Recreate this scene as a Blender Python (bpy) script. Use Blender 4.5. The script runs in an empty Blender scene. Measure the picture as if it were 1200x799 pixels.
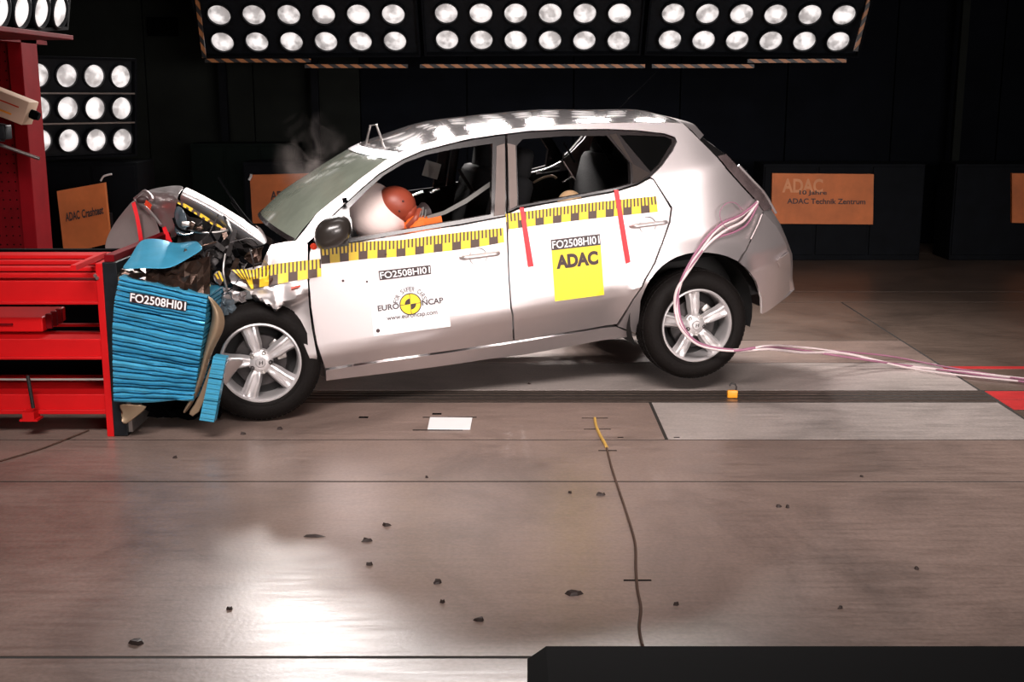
import bpy, bmesh, math, random
from mathutils import Vector, Matrix
from mathutils.geometry import delaunay_2d_cdt
R_ = math.radians
SC = bpy.context.scene
COL = SC.collection
rnd = random.Random(7)

# ------------------------------------------------------------------ camera
FPX, CAMH, HOR = 1400.0, 1.71, 108.5
TH = math.atan((399.5 - HOR) / FPX)
CAM = Vector((0, 0, CAMH))
FW = Vector((0, math.cos(TH), -math.sin(TH)))
UP = Vector((0, math.sin(TH), math.cos(TH)))
RT = Vector((1, 0, 0))
cd = bpy.data.cameras.new('camera')
cam = bpy.data.objects.new('camera', cd)
COL.objects.link(cam)
cd.sensor_width = 36
cd.lens = FPX / 1200 * 36
cam.location = CAM
cam.rotation_euler = (math.pi / 2 - TH, 0, 0)
SC.camera = cam

# ------------------------------------------------------------------ world, exposure, lights
w = bpy.data.worlds.new('hall')
SC.world = w
w.use_nodes = True
w.node_tree.nodes['Background'].inputs[0].default_value = (0.75, 0.85, 1, 1)
w.node_tree.nodes['Background'].inputs[1].default_value = 0.006
SC.view_settings.view_transform = 'Standard'
SC.view_settings.look = 'None'
SC.view_settings.gamma = 1
SC.view_settings.exposure = 0.0


def area(loc, target, sx, sy, power, color=(1, .93, .9), spread=140):
    l = bpy.data.lights.new('lamp_array', 'AREA')
    l.shape = 'RECTANGLE'
    l.size, l.size_y = sx, sy
    l.energy = power
    l.color = color
    l.spread = R_(spread)
    o = bpy.data.objects.new('lamp_array', l)
    COL.objects.link(o)
    o.location = loc
    d = Vector(target) - Vector(loc)
    o.rotation_euler = d.to_track_quat('-Z', 'Y').to_euler()
    return o


def disc(loc, target, r, power, color=(1, .93, .9), spread=100):
    l = bpy.data.lights.new('round_lamp', 'AREA')
    l.shape = 'DISK'
    l.size = 2 * r
    l.energy = power
    l.color = color
    l.spread = R_(spread)
    o = bpy.data.objects.new('round_lamp', l)
    COL.objects.link(o)
    o.location = loc
    o.rotation_euler = (Vector(target) - Vector(loc)).to_track_quat('-Z', 'Y').to_euler()


for j in range(2):                       # upper rows of the rear banks, above the frame
    for i in range(7):
        x = -2.2 + i * .60
        disc((x, 11.45 - .2 * j, 3.15 + .55 * j), (x * .6 + .2, 6.3, 0.2), .15, 19)
area((-0.3, 0.6, 4.9), (-0.1, 6.3, 0.5), 4.6, 1.2, 100, (1, .91, .88), spread=58)
area((3.4, -2.6, 2.0), (0.6, 6.3, 0.7), 9.0, 1.6, 132, (1, .91, .88), spread=62)         # opposite lamp banks, behind the camera
area((0.3, 6.6, 5.2), (0.3, 6.6, 0), 4.0, 1.0, 14, spread=90)           # ceiling bank over the track

# ------------------------------------------------------------------ materials
def nd(nt, t, **kw):
    n = nt.nodes.new(t)
    for k, v in kw.items():
        setattr(n, k, v)
    return n


def ramp(nt, fac, stops):
    r = nd(nt, 'ShaderNodeValToRGB')
    el = r.color_ramp.elements
    while len(el) < len(stops):
        el.new(0.5)
    for e, (p, c) in zip(el, stops):
        e.position = p
        e.color = (c, c, c, 1) if isinstance(c, (int, float)) else (*c, 1)
    nt.links.new(fac, r.inputs[0])
    return r.outputs[0]


def mat(name, col, rough=.5, metal=0, coat=0, var=.12, scale=6, bump=0, bscale=60, emis=None, es=0, alpha=1,
        stretch=(1, 1, 1), spec=.5, rvar=0, trans=0, detail=4):
    m = bpy.data.materials.new(name)
    m.use_nodes = True
    nt = m.node_tree
    b = nt.nodes['Principled BSDF']
    b.inputs['Roughness'].default_value = rough
    b.inputs['Metallic'].default_value = metal
    b.inputs['Coat Weight'].default_value = coat
    b.inputs['Coat Roughness'].default_value = .06
    b.inputs['Specular IOR Level'].default_value = spec
    b.inputs['Alpha'].default_value = alpha
    b.inputs['Transmission Weight'].default_value = trans
    tc = nd(nt, 'ShaderNodeTexCoord')
    mp = nd(nt, 'ShaderNodeMapping')
    mp.inputs['Scale'].default_value = stretch
    nt.links.new(tc.outputs['Object'], mp.inputs[0])
    no = nd(nt, 'ShaderNodeTexNoise')
    no.inputs['Scale'].default_value = scale
    no.inputs['Detail'].default_value = detail
    no.inputs['Roughness'].default_value = .6
    nt.links.new(mp.outputs[0], no.inputs['Vector'])
    lo = tuple(max(0, c * (1 - var)) for c in col)
    hi = tuple(min(1, c * (1 + var)) for c in col)
    c = ramp(nt, no.outputs['Fac'], [(.3, lo), (.7, hi)])
    nt.links.new(c, b.inputs['Base Color'])
    if rvar:
        r = ramp(nt, no.outputs['Fac'], [(.3, max(.03, rough - rvar)), (.7, min(1, rough + rvar))])
        nt.links.new(r, b.inputs['Roughness'])
    if bump:
        n2 = nd(nt, 'ShaderNodeTexNoise')
        n2.inputs['Scale'].default_value = bscale
        n2.inputs['Detail'].default_value = 3
        nt.links.new(mp.outputs[0], n2.inputs['Vector'])
        bp = nd(nt, 'ShaderNodeBump')
        bp.inputs['Strength'].default_value = bump
        bp.inputs['Distance'].default_value = .01
        nt.links.new(n2.outputs['Fac'], bp.inputs['Height'])
        nt.links.new(bp.outputs[0], b.inputs['Normal'])
    if emis:
        b.inputs['Emission Color'].default_value = (*emis, 1)
        b.inputs['Emission Strength'].default_value = es
    return m


M = {}
M['paint'] = mat('silver_paint', (.66, .60, .60), .36, .78, .4, var=.02, scale=2)
M['paint_torn'] = mat('crumpled_silver_paint', (.60, .55, .545), .34, .75, .3, var=.04, scale=5, bump=.12, bscale=7)
M['blacktrim'] = mat('black_window_trim', (.018, .014, .014), .25, 0, .3)
M['pillar'] = mat('pillar_foil', (.13, .10, .09), .45, .3, 0, spec=.3)
M['rubber'] = mat('tyre_rubber', (.007, .0055, .005), .65, spec=.12, bump=.3, bscale=90)
M['alloy'] = mat('alloy_silver', (.66, .63, .63), .33, .6, .4, var=.03)
M['darkmetal'] = mat('dark_metal', (.05, .045, .045), .45, .7, var=.4, scale=15)
M['steel'] = mat('bare_steel', (.5, .47, .45), .35, .9, var=.2, scale=12)
M['interior'] = mat('cabin_cloth', (.0045, .0045, .005), .85, bump=.2, spec=.15)
M['underbody'] = mat('underbody_coating', (.01, .009, .009), .8)
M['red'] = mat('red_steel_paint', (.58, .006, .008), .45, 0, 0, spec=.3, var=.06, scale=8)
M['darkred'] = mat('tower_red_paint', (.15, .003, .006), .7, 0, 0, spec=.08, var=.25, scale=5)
M['black'] = mat('black_paint', (.006, .008, .011), .5, spec=.3, var=.4, scale=20)
M['blackmatt'] = mat('black_matt', (.0015, .0015, .002), .9, spec=.05)
M['blue'] = mat('blue_aluminium', (.07, .40, .62), .36, .3, .2, var=.12, scale=7, bump=.15, bscale=5, stretch=(1, 1, 4))
M['tan'] = mat('aluminium_cladding', (.36, .26, .17), .42, .6, var=.15, scale=5, bump=.1, bscale=9)
M['bronze'] = mat('crushed_foil', (.08, .05, .038), .28, .75, var=.6, scale=12, bump=.5, bscale=20)
M['headlamp'] = mat('headlamp_plastic', (.08, .10, .115), .15, .2, .6, var=.5, scale=20)
M['orange'] = mat('dummy_rubber', (.30, .055, .028), .45, var=.08)
M['orangecloth'] = mat('orange_cloth', (.85, .16, .02), .75, var=.1, bump=.3)
M['airbag'] = mat('airbag_nylon', (.86, .70, .66), .8, var=.05, bump=.2, bscale=25)
M['belt'] = mat('belt_webbing', (.17, .165, .155), .7, var=.1)
M['tanhead'] = mat('beige_vinyl', (.62, .4, .22), .5)
M['white'] = mat('white_card', (.86, .84, .84), .5, var=.02)
M['lwhite'] = mat('label_white', (.86, .83, .84), .38, var=.01)
M['lblack'] = mat('label_black', (.03, .012, .012), .4)
M['ink'] = mat('black_ink', (.045, .02, .02), .5)
M['inkgrey'] = mat('grey_ink', (.07, .05, .055), .5)
M['yellow'] = mat('label_yellow', (.95, .70, .015), .4, var=.01)
M['tapered'] = mat('red_tape', (.86, .01, .02), .4, var=.05)
M['sign'] = mat('orange_sign', (.62, .165, .04), .6, var=.25, scale=2.2)
M['signink'] = mat('sign_ink', (.05, .03, .03), .6)
M['wallm'] = mat('hall_wall_cladding', (.014, .016, .014), .9, spec=.1, var=.2, scale=1.5)
M['walldark'] = mat('dark_wall_panel', (.0035, .0045, .007), .9, spec=.1, var=.25, scale=2)
M['cabinet'] = mat('black_cabinet', (.003, .004, .006), .8, spec=.15, var=.3)
M['glass'] = mat('tinted_glass', (.003, .003, .003), .03, spec=.15)
M['reargl'] = mat('rear_window_glass', (.015, .014, .014), .08, spec=.6)
M['mirrorh'] = mat('mirror_housing', (.028, .023, .02), .3, 0, .3)
M['beige'] = mat('beige_camera_body', (.62, .44, .32), .5, var=.05)
M['cablew'] = mat('white_cable', (.72, .6, .6), .5)
M['cablep'] = mat('purple_cable', (.32, .13, .2), .5)
M['cordb'] = mat('brown_cord', (.09, .05, .035), .7)
M['cordy'] = mat('yellow_cord', (.6, .36, .08), .7)
M['lock'] = mat('orange_padlock', (.85, .32, .02), .4)
M['redlens'] = mat('red_lens', (.6, .05, .02), .2)
M['lampgrey'] = mat('tail_lamp_lens', (.12, .09, .09), .18, 0, .4, var=.3, scale=14)
M['chrome'] = mat('chrome', (.75, .73, .72), .12, 1)
M['debris'] = mat('debris_plastic', (.03, .018, .015), .6)


def floor_mat(name, base, rough, scr=.24, warm=0, metal=0.0):
    m = bpy.data.materials.new(name)
    m.use_nodes = True
    nt = m.node_tree
    b = nt.nodes['Principled BSDF']
    g = nd(nt, 'ShaderNodeNewGeometry')
    mp = nd(nt, 'ShaderNodeMapping')
    mp.inputs['Scale'].default_value = (1, 1, 1)
    nt.links.new(g.outputs['Position'], mp.inputs[0])
    n1 = nd(nt, 'ShaderNodeTexNoise')
    n1.inputs['Scale'].default_value = 1.1
    n1.inputs['Detail'].default_value = 7
    n1.inputs['Roughness'].default_value = .65
    n1.inputs['Distortion'].default_value = 1.0
    nt.links.new(mp.outputs[0], n1.inputs['Vector'])
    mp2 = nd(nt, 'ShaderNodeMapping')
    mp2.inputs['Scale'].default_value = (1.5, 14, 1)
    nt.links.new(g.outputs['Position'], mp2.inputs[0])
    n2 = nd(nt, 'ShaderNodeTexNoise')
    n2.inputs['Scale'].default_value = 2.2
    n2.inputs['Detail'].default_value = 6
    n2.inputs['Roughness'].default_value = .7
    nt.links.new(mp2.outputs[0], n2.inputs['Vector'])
    n3 = nd(nt, 'ShaderNodeTexNoise')
    n3.inputs['Scale'].default_value = 60
    n3.inputs['Detail'].default_value = 2
    nt.links.new(mp.outputs[0], n3.inputs['Vector'])
    lo = tuple(c * (1 - scr * 1.6) for c in base)
    hi = tuple(min(1, c * (1 + scr)) for c in base)
    c1 = ramp(nt, n1.outputs['Fac'], [(.3, lo), (.5, base), (.72, hi)])
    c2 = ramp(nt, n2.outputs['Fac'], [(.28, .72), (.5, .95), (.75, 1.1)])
    c3 = ramp(nt, n3.outputs['Fac'], [(.3, .86), (.7, 1.08)])
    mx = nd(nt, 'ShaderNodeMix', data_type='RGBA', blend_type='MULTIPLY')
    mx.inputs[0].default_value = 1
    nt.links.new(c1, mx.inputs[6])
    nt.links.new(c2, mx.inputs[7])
    my = nd(nt, 'ShaderNodeMix', data_type='RGBA', blend_type='MULTIPLY')
    my.inputs[0].default_value = 1
    nt.links.new(mx.outputs[2], my.inputs[6])
    nt.links.new(c3, my.inputs[7])
    nt.links.new(my.outputs[2], b.inputs['Base Color'])
    r = ramp(nt, n2.outputs['Fac'], [(.3, rough - .06), (.7, rough + .08)])
    nt.links.new(r, b.inputs['Roughness'])
    b.inputs['Metallic'].default_value = metal
    b.inputs['Specular IOR Level'].default_value = .7
    bp = nd(nt, 'ShaderNodeBump')
    bp.inputs['Strength'].default_value = .12
    bp.inputs['Distance'].default_value = .004
    nt.links.new(n3.outputs['Fac'], bp.inputs['Height'])
    nt.links.new(bp.outputs[0], b.inputs['Normal'])
    return m


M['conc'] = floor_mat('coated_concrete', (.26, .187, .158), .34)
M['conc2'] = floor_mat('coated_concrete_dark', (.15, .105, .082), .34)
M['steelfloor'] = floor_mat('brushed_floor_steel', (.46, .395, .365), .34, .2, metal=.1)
M['floorbase'] = mat('floor_joint', (.02, .015, .012), .8)
M['rail'] = mat('rail_steel', (.16, .12, .10), .35, .6, var=.3, scale=30)
M['redfloor'] = mat('red_floor_paint', (.55, .03, .03), .45, var=.15)


def lamp_lens_mat():
    m = bpy.data.materials.new('lamp_lens_glow')
    m.use_nodes = True
    nt = m.node_tree
    b = nt.nodes['Principled BSDF']
    tc = nd(nt, 'ShaderNodeTexCoord')
    oi = nd(nt, 'ShaderNodeObjectInfo')
    vo = nd(nt, 'ShaderNodeTexNoise')
    vo.noise_dimensions = '4D'
    vo.inputs['Scale'].default_value = 9
    vo.inputs['Detail'].default_value = 2
    nt.links.new(tc.outputs['Object'], vo.inputs['Vector'])
    mu = nd(nt, 'ShaderNodeMath', operation='MULTIPLY')
    mu.inputs[1].default_value = 37
    nt.links.new(oi.outputs['Random'], mu.inputs[0])
    nt.links.new(mu.outputs[0], vo.inputs['W'])
    # bright hot core, darker facets towards the rim
    ln = nd(nt, 'ShaderNodeVectorMath', operation='LENGTH')
    nt.links.new(tc.outputs['Object'], ln.inputs[0])
    rr = ramp(nt, ln.outputs['Value'], [(0, 1), (.05, .55), (.112, .35)])
    mm = nd(nt, 'ShaderNodeMath', operation='MULTIPLY')
    n_ = ramp(nt, vo.outputs['Fac'], [(.38, .38), (.55, 1)])
    nt.links.new(rr, mm.inputs[0])
    nt.links.new(n_, mm.inputs[1])
    ms = nd(nt, 'ShaderNodeMath', operation='MULTIPLY_ADD')
    ms.inputs[1].default_value = 2.0
    ms.inputs[2].default_value = -.1
    nt.links.new(mm.outputs[0], ms.inputs[0])
    b.inputs['Emission Color'].default_value = (1, .93, .91, 1)
    nt.links.new(ms.outputs[0], b.inputs['Emission Strength'])
    b.inputs['Base Color'].default_value = (.6, .6, .6, 1)
    b.inputs['Roughness'].default_value = .2
    return m


M['lens'] = lamp_lens_mat()


def tape_mat(name, diag=False, tick=.02, block=.05):
    """ruler tape: UV u in metres, v 0..1"""
    m = bpy.data.materials.new(name)
    m.use_nodes = True
    nt = m.node_tree
    b = nt.nodes['Principled BSDF']
    uv = nd(nt, 'ShaderNodeUVMap')
    uv.uv_map = 'UVMap'
    sp = nd(nt, 'ShaderNodeSeparateXYZ')
    nt.links.new(uv.outputs[0], sp.inputs[0])

    def ma(op, a, bb=None, c=None):
        n = nd(nt, 'ShaderNodeMath', operation=op)
        for i, x in enumerate((a, bb, c)):
            if x is None:
                continue
            if isinstance(x, (int, float)):
                n.inputs[i].default_value = x
            else:
                nt.links.new(x, n.inputs[i])
        return n.outputs[0]
    u, v = sp.outputs[0], sp.outputs[1]
    if diag:
        s = ma('FRACT', ma('DIVIDE', ma('MULTIPLY_ADD', v, block * .8, u), block * 2))
        dark = ma('LESS_THAN', s, .5)
    else:
        lower = ma('LESS_THAN', v, .48)
        blk = ma('LESS_THAN', ma('FRACT', ma('DIVIDE', u, block * 2)), .48)
        tck = ma('LESS_THAN', ma('FRACT', ma('DIVIDE', u, tick)), .45)
        d1 = ma('MULTIPLY', lower, blk)
        d2 = ma('MULTIPLY', ma('SUBTRACT', 1, lower), tck)
        dark = ma('ADD', d1, d2)
    mx = nd(nt, 'ShaderNodeMix', data_type='RGBA')
    nt.links.new(dark, mx.inputs[0])
    mx.inputs[6].default_value = (.86, .58, .03, 1) if not diag else (.42, .16, .05, 1)
    mx.inputs[7].default_value = (.07, .035, .025, 1) if not diag else (.012, .01, .01, 1)
    nt.links.new(mx.outputs[2], b.inputs['Base Color'])
    b.inputs['Roughness'].default_value = .45
    return m


M['ruler'] = tape_mat('ruler_tape')
M['hazard'] = tape_mat('hazard_tape', True, block=.07)
M['shadeband'] = M['blacktrim']


def windscreen_mat():
    m = mat('cracked_laminated_glass', (.25, .28, .225), .09, 0, 0, var=.15, scale=5, bump=.05, bscale=8, alpha=.93, spec=.7)
    return m


M['screen'] = windscreen_mat()

# ------------------------------------------------------------------ object helpers
def link(o, parent=None):
    COL.objects.link(o)
    if parent:
        o.parent = parent
    return o


def tag(o, label=None, cat=None, group=None, kind=None):
    if label:
        o['label'] = label
    if cat:
        o['category'] = cat
    if group:
        o['group'] = group
    if kind:
        o['kind'] = kind
    return o


def empty(name, loc, label, cat, group=None, rot=None):
    o = bpy.data.objects.new(name, None)
    o.empty_display_size = .1
    link(o)
    o.location = loc
    if rot is not None:
        o.rotation_euler = rot
    return tag(o, label, cat, group)


def smooth(me, ang=35):
    bm = bmesh.new()
    bm.from_mesh(me)
    for f in bm.faces:
        f.smooth = True
    for e in bm.edges:
        if len(e.link_faces) != 2 or e.calc_face_angle(0) > R_(ang):
            e.smooth = False
    bm.to_mesh(me)
    bm.free()


def mesh(name, vs, fs, m, parent=None, sm=None, loc=None, mats=None, fm=None):
    me = bpy.data.meshes.new(name)
    me.from_pydata([tuple(v) for v in vs], [], fs)
    if mats:
        for x in mats:
            me.materials.append(x)
        if fm:
            for p, i in zip(me.polygons, fm):
                p.material_index = i
    elif m:
        me.materials.append(m)
    if sm:
        smooth(me, sm)
    me.update()
    o = bpy.data.objects.new(name, me)
    if loc is not None:
        o.location = loc
    return link(o, parent)


class MB:
    """collects geometry for one mesh"""
    def __init__(s):
        s.v, s.f = [], []

    def add(s, vs, fs):
        n = len(s.v)
        s.v += [Vector(v) for v in vs]
        s.f += [[i + n for i in f] for f in fs]
        return s

    def box(s, lo, hi, mtx=None, bev=0):
        x0, y0, z0 = lo
        x1, y1, z1 = hi
        if bev:
            bm = bmesh.new()
            bmesh.ops.create_cube(bm, size=1)
            for v in bm.verts:
                v.co = Vector(((x0 + x1) / 2 + v.co.x * (x1 - x0), (y0 + y1) / 2 + v.co.y * (y1 - y0), (z0 + z1) / 2 + v.co.z * (z1 - z0)))
            bmesh.ops.bevel(bm, geom=bm.edges[:], offset=bev, segments=2, affect='EDGES', profile=.5)
            bm.verts.index_update()
            vs = [v.co.copy() for v in bm.verts]
            fs = [[v.index for v in f.verts] for f in bm.faces]
            bm.free()
        else:
            vs = [Vector(p) for p in ((x0, y0, z0), (x1, y0, z0), (x1, y1, z0), (x0, y1, z0), (x0, y0, z1), (x1, y0, z1), (x1, y1, z1), (x0, y1, z1))]
            fs = [[0, 3, 2, 1], [4, 5, 6, 7], [0, 1, 5, 4], [1, 2, 6, 5], [2, 3, 7, 6], [3, 0, 4, 7]]
        if mtx:
            vs = [mtx @ v for v in vs]
        return s.add(vs, fs)

    def tube(s, pts, r, n=8, caps=True):
        pts = [Vector(p) for p in pts]
        if isinstance(r, (int, float)):
            r = [r] * len(pts)
        vs, fs = [], []
        up = None
        for i, p in enumerate(pts):
            a = pts[max(i - 1, 0)]
            b = pts[min(i + 1, len(pts) - 1)]
            t = (b - a).normalized()
            if up is None:
                up = t.orthogonal().normalized()
            up = (up - t * up.dot(t))
            up = up.normalized() if up.length > 1e-6 else t.orthogonal().normalized()
            q = t.cross(up)
            for k in range(n):
                an = 2 * math.pi * k / n
                vs.append(p + (up * math.cos(an) + q * math.sin(an)) * r[i])
        for i in range(len(pts) - 1):
            for k in range(n):
                fs.append([i * n + k, i * n + (k + 1) % n, (i + 1) * n + (k + 1) % n, (i + 1) * n + k])
        if caps:
            fs.append(list(range(n))[::-1])
            fs.append([(len(pts) - 1) * n + k for k in range(n)])
        return s.add(vs, fs)

    def lathe(s, prof, n=48, mtx=None, close=False):
        """profile (r, y) around the y axis"""
        vs, fs = [], []
        for r, y in prof:
            for k in range(n):
                a = 2 * math.pi * k / n
                vs.append(Vector((r * math.cos(a), y, r * math.sin(a))))
        m_ = len(prof)
        for i in range(m_ if close else m_ - 1):
            j = (i + 1) % m_
            for k in range(n):
                fs.append([i * n + k, i * n + (k + 1) % n, j * n + (k + 1) % n, j * n + k])
        if mtx:
            vs = [mtx @ v for v in vs]
        return s.add(vs, fs)

    def build(s, name, m, parent=None, sm=None, loc=None):
        o = mesh(name, s.v, s.f, m, parent, sm, loc)
        return o


def catmull(pts, n=4):
    out = []
    P = [Vector(p) for p in pts]
    for i in range(len(P) - 1):
        p0 = P[max(i - 1, 0)]
        p1, p2 = P[i], P[i + 1]
        p3 = P[min(i + 2, len(P) - 1)]
        for k in range(n):
            t = k / n
            out.append(.5 * ((2 * p1) + (p2 - p0) * t + (2 * p0 - 5 * p1 + 4 * p2 - p3) * t * t + (3 * p1 - p0 - 3 * p2 + p3) * t ** 3))
    out.append(P[-1])
    return out


def ray(u, v):
    return FW * FPX + RT * (u - 600) + UP * (399.5 - v)


def at(u, v, Y):
    """a point of the place seen at (u, v), standing at distance Y"""
    d = ray(u, v)
    return CAM + d * (Y / d.y)


def onz(u, v, z=0):
    d = ray(u, v)
    return CAM + d * ((z - CAMH) / d.z)


# ------------------------------------------------------------------ structure
XL, XR = .7788, 2.7455       # joints of the floor plates running away from the camera
hall = mesh('floor', [(-9, -3, -.0015), (9, -3, -.0015), (9, 14, -.0015), (-9, 14, -.0015)], [[0, 1, 2, 3]], M['floorbase'])
tag(hall, kind='structure')


def plate(x0, x1, y0, y1, m, z=0.0, name='floor_plate', g=.009):
    b = MB().box((x0 + g, y0 + g, -.04), (x1 - g, y1 - g, z))
    o = b.build(name, m, hall)
    return o


Yj = [12.9, 10.34, 9.817, 8.2416, 7.535, 6.76, 6.553, 5.788, 5.127, 3.42, -3]
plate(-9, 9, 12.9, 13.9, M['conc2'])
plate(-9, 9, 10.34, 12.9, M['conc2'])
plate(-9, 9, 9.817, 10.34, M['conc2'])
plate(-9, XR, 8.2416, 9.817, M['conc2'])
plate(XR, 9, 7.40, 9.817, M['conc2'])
plate(-9, XR, 7.535, 8.2416, M['conc'])
plate(-9, XR, 6.80, 7.535, M['steelfloor'])
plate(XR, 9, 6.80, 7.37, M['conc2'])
plate(-9, XL, 5.788, 6.53, M['conc'])
plate(XL, XR, 5.788, 6.53, M['steelfloor'])
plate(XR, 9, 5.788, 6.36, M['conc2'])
plate(-9, 9, 5.127, 5.788, M['conc'])
plate(-9, 9, 3.42, 5.127, M['conc'])
plate(-9, 9, -3, 3.42, M['conc'])
# sunken guide rail between the plates
for y0, y1 in ((6.76, 6.795), (6.70, 6.735), (6.63, 6.665), (6.545, 6.60)):
    MB().box((-9, y0, -.05), (XR if y0 < 7 else 9, y1, -.0005)).build('guide_rail', M['rail'], hall)
o = MB().box((XR + .02, 6.37, -.04), (9, 6.58, .002)).build('red_floor_strip', M['redfloor'], hall)
o = MB().box((XR + .02, 6.60, -.04), (9, 6.78, .002)).build('red_floor_strip', M['redfloor'], hall)
o = MB().box((XR - .01, 7.36, -.04), (9, 7.42, .003)).build('red_floor_strip', M['redfloor'], hall)
# slots with short slits in the plates
for u, v, ww, hh in ((513, 504, .26, .012), (527, 489, .29, .012), (697, 490, .14, .008), (700, 503, .14, .008), (712, 528, .09, .01), (426, 489, .05, .03), (512, 485, .05, .03), (727, 512.5, .03, .01), (793, 512.5, .03, .01), (747, 680, .1, .01)):
    p = onz(u, v)
    MB().box((p.x - ww / 2, p.y - hh / 2, -.01), (p.x + ww / 2, p.y + hh / 2, .0015)).build('floor_slot', M['blackmatt'], hall)

wb = MB().box((-9, 13.8, 0), (9, 14.0, 6)).build('wall_back', M['walldark'])
tag(wb, kind='structure')
for i in range(15):                                   # cladding sheets of the rear wall
    x0 = -8.9 + i * 1.2
    MB().box((x0, 13.72, 0.02), (x0 + 1.185, 13.795, 6)).build('wall_panel', M['wallm'] if x0 < -2.4 else M['walldark'], wb)
wl = MB().box((-9.2, -3, 0), (-9, 14, 6)).build('wall_left', M['wallm'])
tag(wl, kind='structure')
wr = MB().box((9, -3, 0), (9.2, 14, 6)).build('wall_right', M['walldark'])
tag(wr, kind='structure')
wf = MB().box((-9, -3.2, 0), (9, -3, 6)).build('wall_front', M['walldark'])
tag(wf, kind='structure')
ce = MB().box((-9.2, -3.2, 6), (9.2, 14, 6.2)).build('ceiling', M['walldark'])
tag(ce, kind='structure')
# small dark window high in the rear wall
wn = MB().box((0, -.02, 0), (.30, .02, .16)).build('window_1', M['glass'])
wn.location = at(176, 40, 13.68)
tag(wn, kind='structure')
b = MB()
b.box((-.02, -.03, -.02), (.32, -.01, 0)).box((-.02, -.03, .16), (.32, -.01, .18)).box((-.02, -.03, 0), (0, -.01, .16)).box((.30, -.03, 0), (.32, -.01, .16))
b.build('window_frame', M['blackmatt'], wn)
# slim posts against the rear wall
for u in (372, 266, 1118):
    p = at(u, 200, 13.4)
    t = MB().box((p.x - .04, 13.38, 0), (p.x + .04, 13.46, 5)).build('trim_%d' % u, M['cabinet'] if u < 1000 else M['wallm'])
    tag(t, kind='structure')

# ------------------------------------------------------------------ flat lettering helpers
def text_geo(s, bold=0.0):
    cu = bpy.data.curves.new('t', 'FONT')
    cu.body = s
    cu.offset = bold
    cu.resolution_u = 4
    ob = bpy.data.objects.new('t', cu)
    COL.objects.link(ob)
    dg = bpy.context.evaluated_depsgraph_get()
    me = bpy.data.meshes.new_from_object(ob.evaluated_get(dg))
    vs = [(v.co.x, v.co.y) for v in me.vertices]
    fs = [list(p.vertices) for p in me.polygons]
    bpy.data.objects.remove(ob)
    bpy.data.curves.remove(cu)
    bpy.data.meshes.remove(me)
    x0 = min(v[0] for v in vs)
    x1 = max(v[0] for v in vs)
    y0 = min(v[1] for v in vs)
    y1 = max(v[1] for v in vs)
    return [((x - x0) / (x1 - x0), (y - y0) / (y1 - y0)) for x, y in vs], fs


def bil(c, a, b):
    """corners TL TR BR BL, a right, b up"""
    tl, tr, br, bl = [Vector(p) for p in c]
    return (bl * (1 - a) + br * a) * (1 - b) + (tl * (1 - a) + tr * a) * b


def lettering(name, fn, corners, s, rect, m, parent, bold=.0, off=.004):
    """text s filling rect=(a0,b0,a1,b1) of the quad; fn maps a 2D point and offset to 3D"""
    vs, fs = text_geo(s, bold)
    a0, b0, a1, b1 = rect
    P = [fn(bil(corners, a0 + (a1 - a0) * x, b0 + (b1 - b0) * y), off) for x, y in vs]
    return mesh(name, P, fs, m, parent)


def sticker(name, fn, corners, m, parent, n=6, off=.002, th=.0015):
    vs, fs = [], []
    for j in range(n + 1):
        for i in range(n + 1):
            vs.append(fn(bil(corners, i / n, j / n), off))
    for j in range(n):
        for i in range(n):
            k = j * (n + 1) + i
            fs.append([k, k + 1, k + n + 2, k + n + 1])
    o = mesh(name, vs, fs, m, parent)
    return o


# ------------------------------------------------------------------ car frame
PSI, PIT = R_(14), R_(6)
CO = onz(307, 496)
EX = Vector((math.cos(PIT) * math.cos(PSI), math.cos(PIT) * math.sin(PSI), math.sin(PIT)))
EZ = Vector((-math.sin(PIT) * math.cos(PSI), -math.sin(PIT) * math.sin(PSI), math.cos(PIT)))
EY = Vector((-math.sin(PSI), math.cos(PSI), 0))
W = 1.775
car = empty('hatchback_car', CO, 'silver five-door hatchback with crushed front, rear wheel lifted off the floor', 'car')
car.matrix_world = Matrix(((EX.x, EY.x, EZ.x, CO.x), (EX.y, EY.y, EZ.y, CO.y), (EX.z, EY.z, EZ.z, CO.z), (0, 0, 0, 1)))


def sst(a, b, x):
    t = max(0, min(1, (x - a) / (b - a)))
    return t * t * (3 - 2 * t)


RW = (2.473, .156)     # rear wheel centre in the car frame
FWH = (.048, .324)


def surf(x, z):
    """y of the near side of the body at station x, height z"""
    zb = .865 + .065 * x
    y = 0.0
    if z > zb - .03:
        t = z - (zb - .03)
        y += .40 * t if t > .08 else .40 * t * t / .16 + .0
        if t > .08:
            y -= .016
    zc = .30 + .062 * x           # crease low on the doors
    if z < zc:
        y += (zc - z) * .75 - .030
    else:
        t = (z - zc) / (zb - zc)
        if t < 1:
            y += .030 * (t - 1)
    # swelling round the rear wheel
    r = math.hypot(x - RW[0] + .02, z - RW[1] - .03)
    if x > 1.9 and z < 1:
        f = 1 - sst(.37, .50, r)
        y -= .035 * f
    # plan curvature at the rear
    if x > 2.5:
        y += .55 * (x - 2.5) ** 2
        if z < .45:
            y += -.02 * sst(2.5, 2.8, x)
    return y


def loc(u, v, y=None, off=0.0):
    d = ray(u, v)
    dn = d.dot(EY)
    base = (CAM - CO).dot(EY)
    yy = 0 if y is None else y
    for _ in range(40 if y is None else 1):
        t = (yy - base) / dn
        P = CAM + d * t - CO
        x, z = P.dot(EX), P.dot(EZ)
        if y is None:
            yy = .5 * yy + .5 * (surf(x, z) - off)
    return Vector((x, yy, z))


def carfn(p, off):
    return loc(p[0], p[1], None, off)


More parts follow.
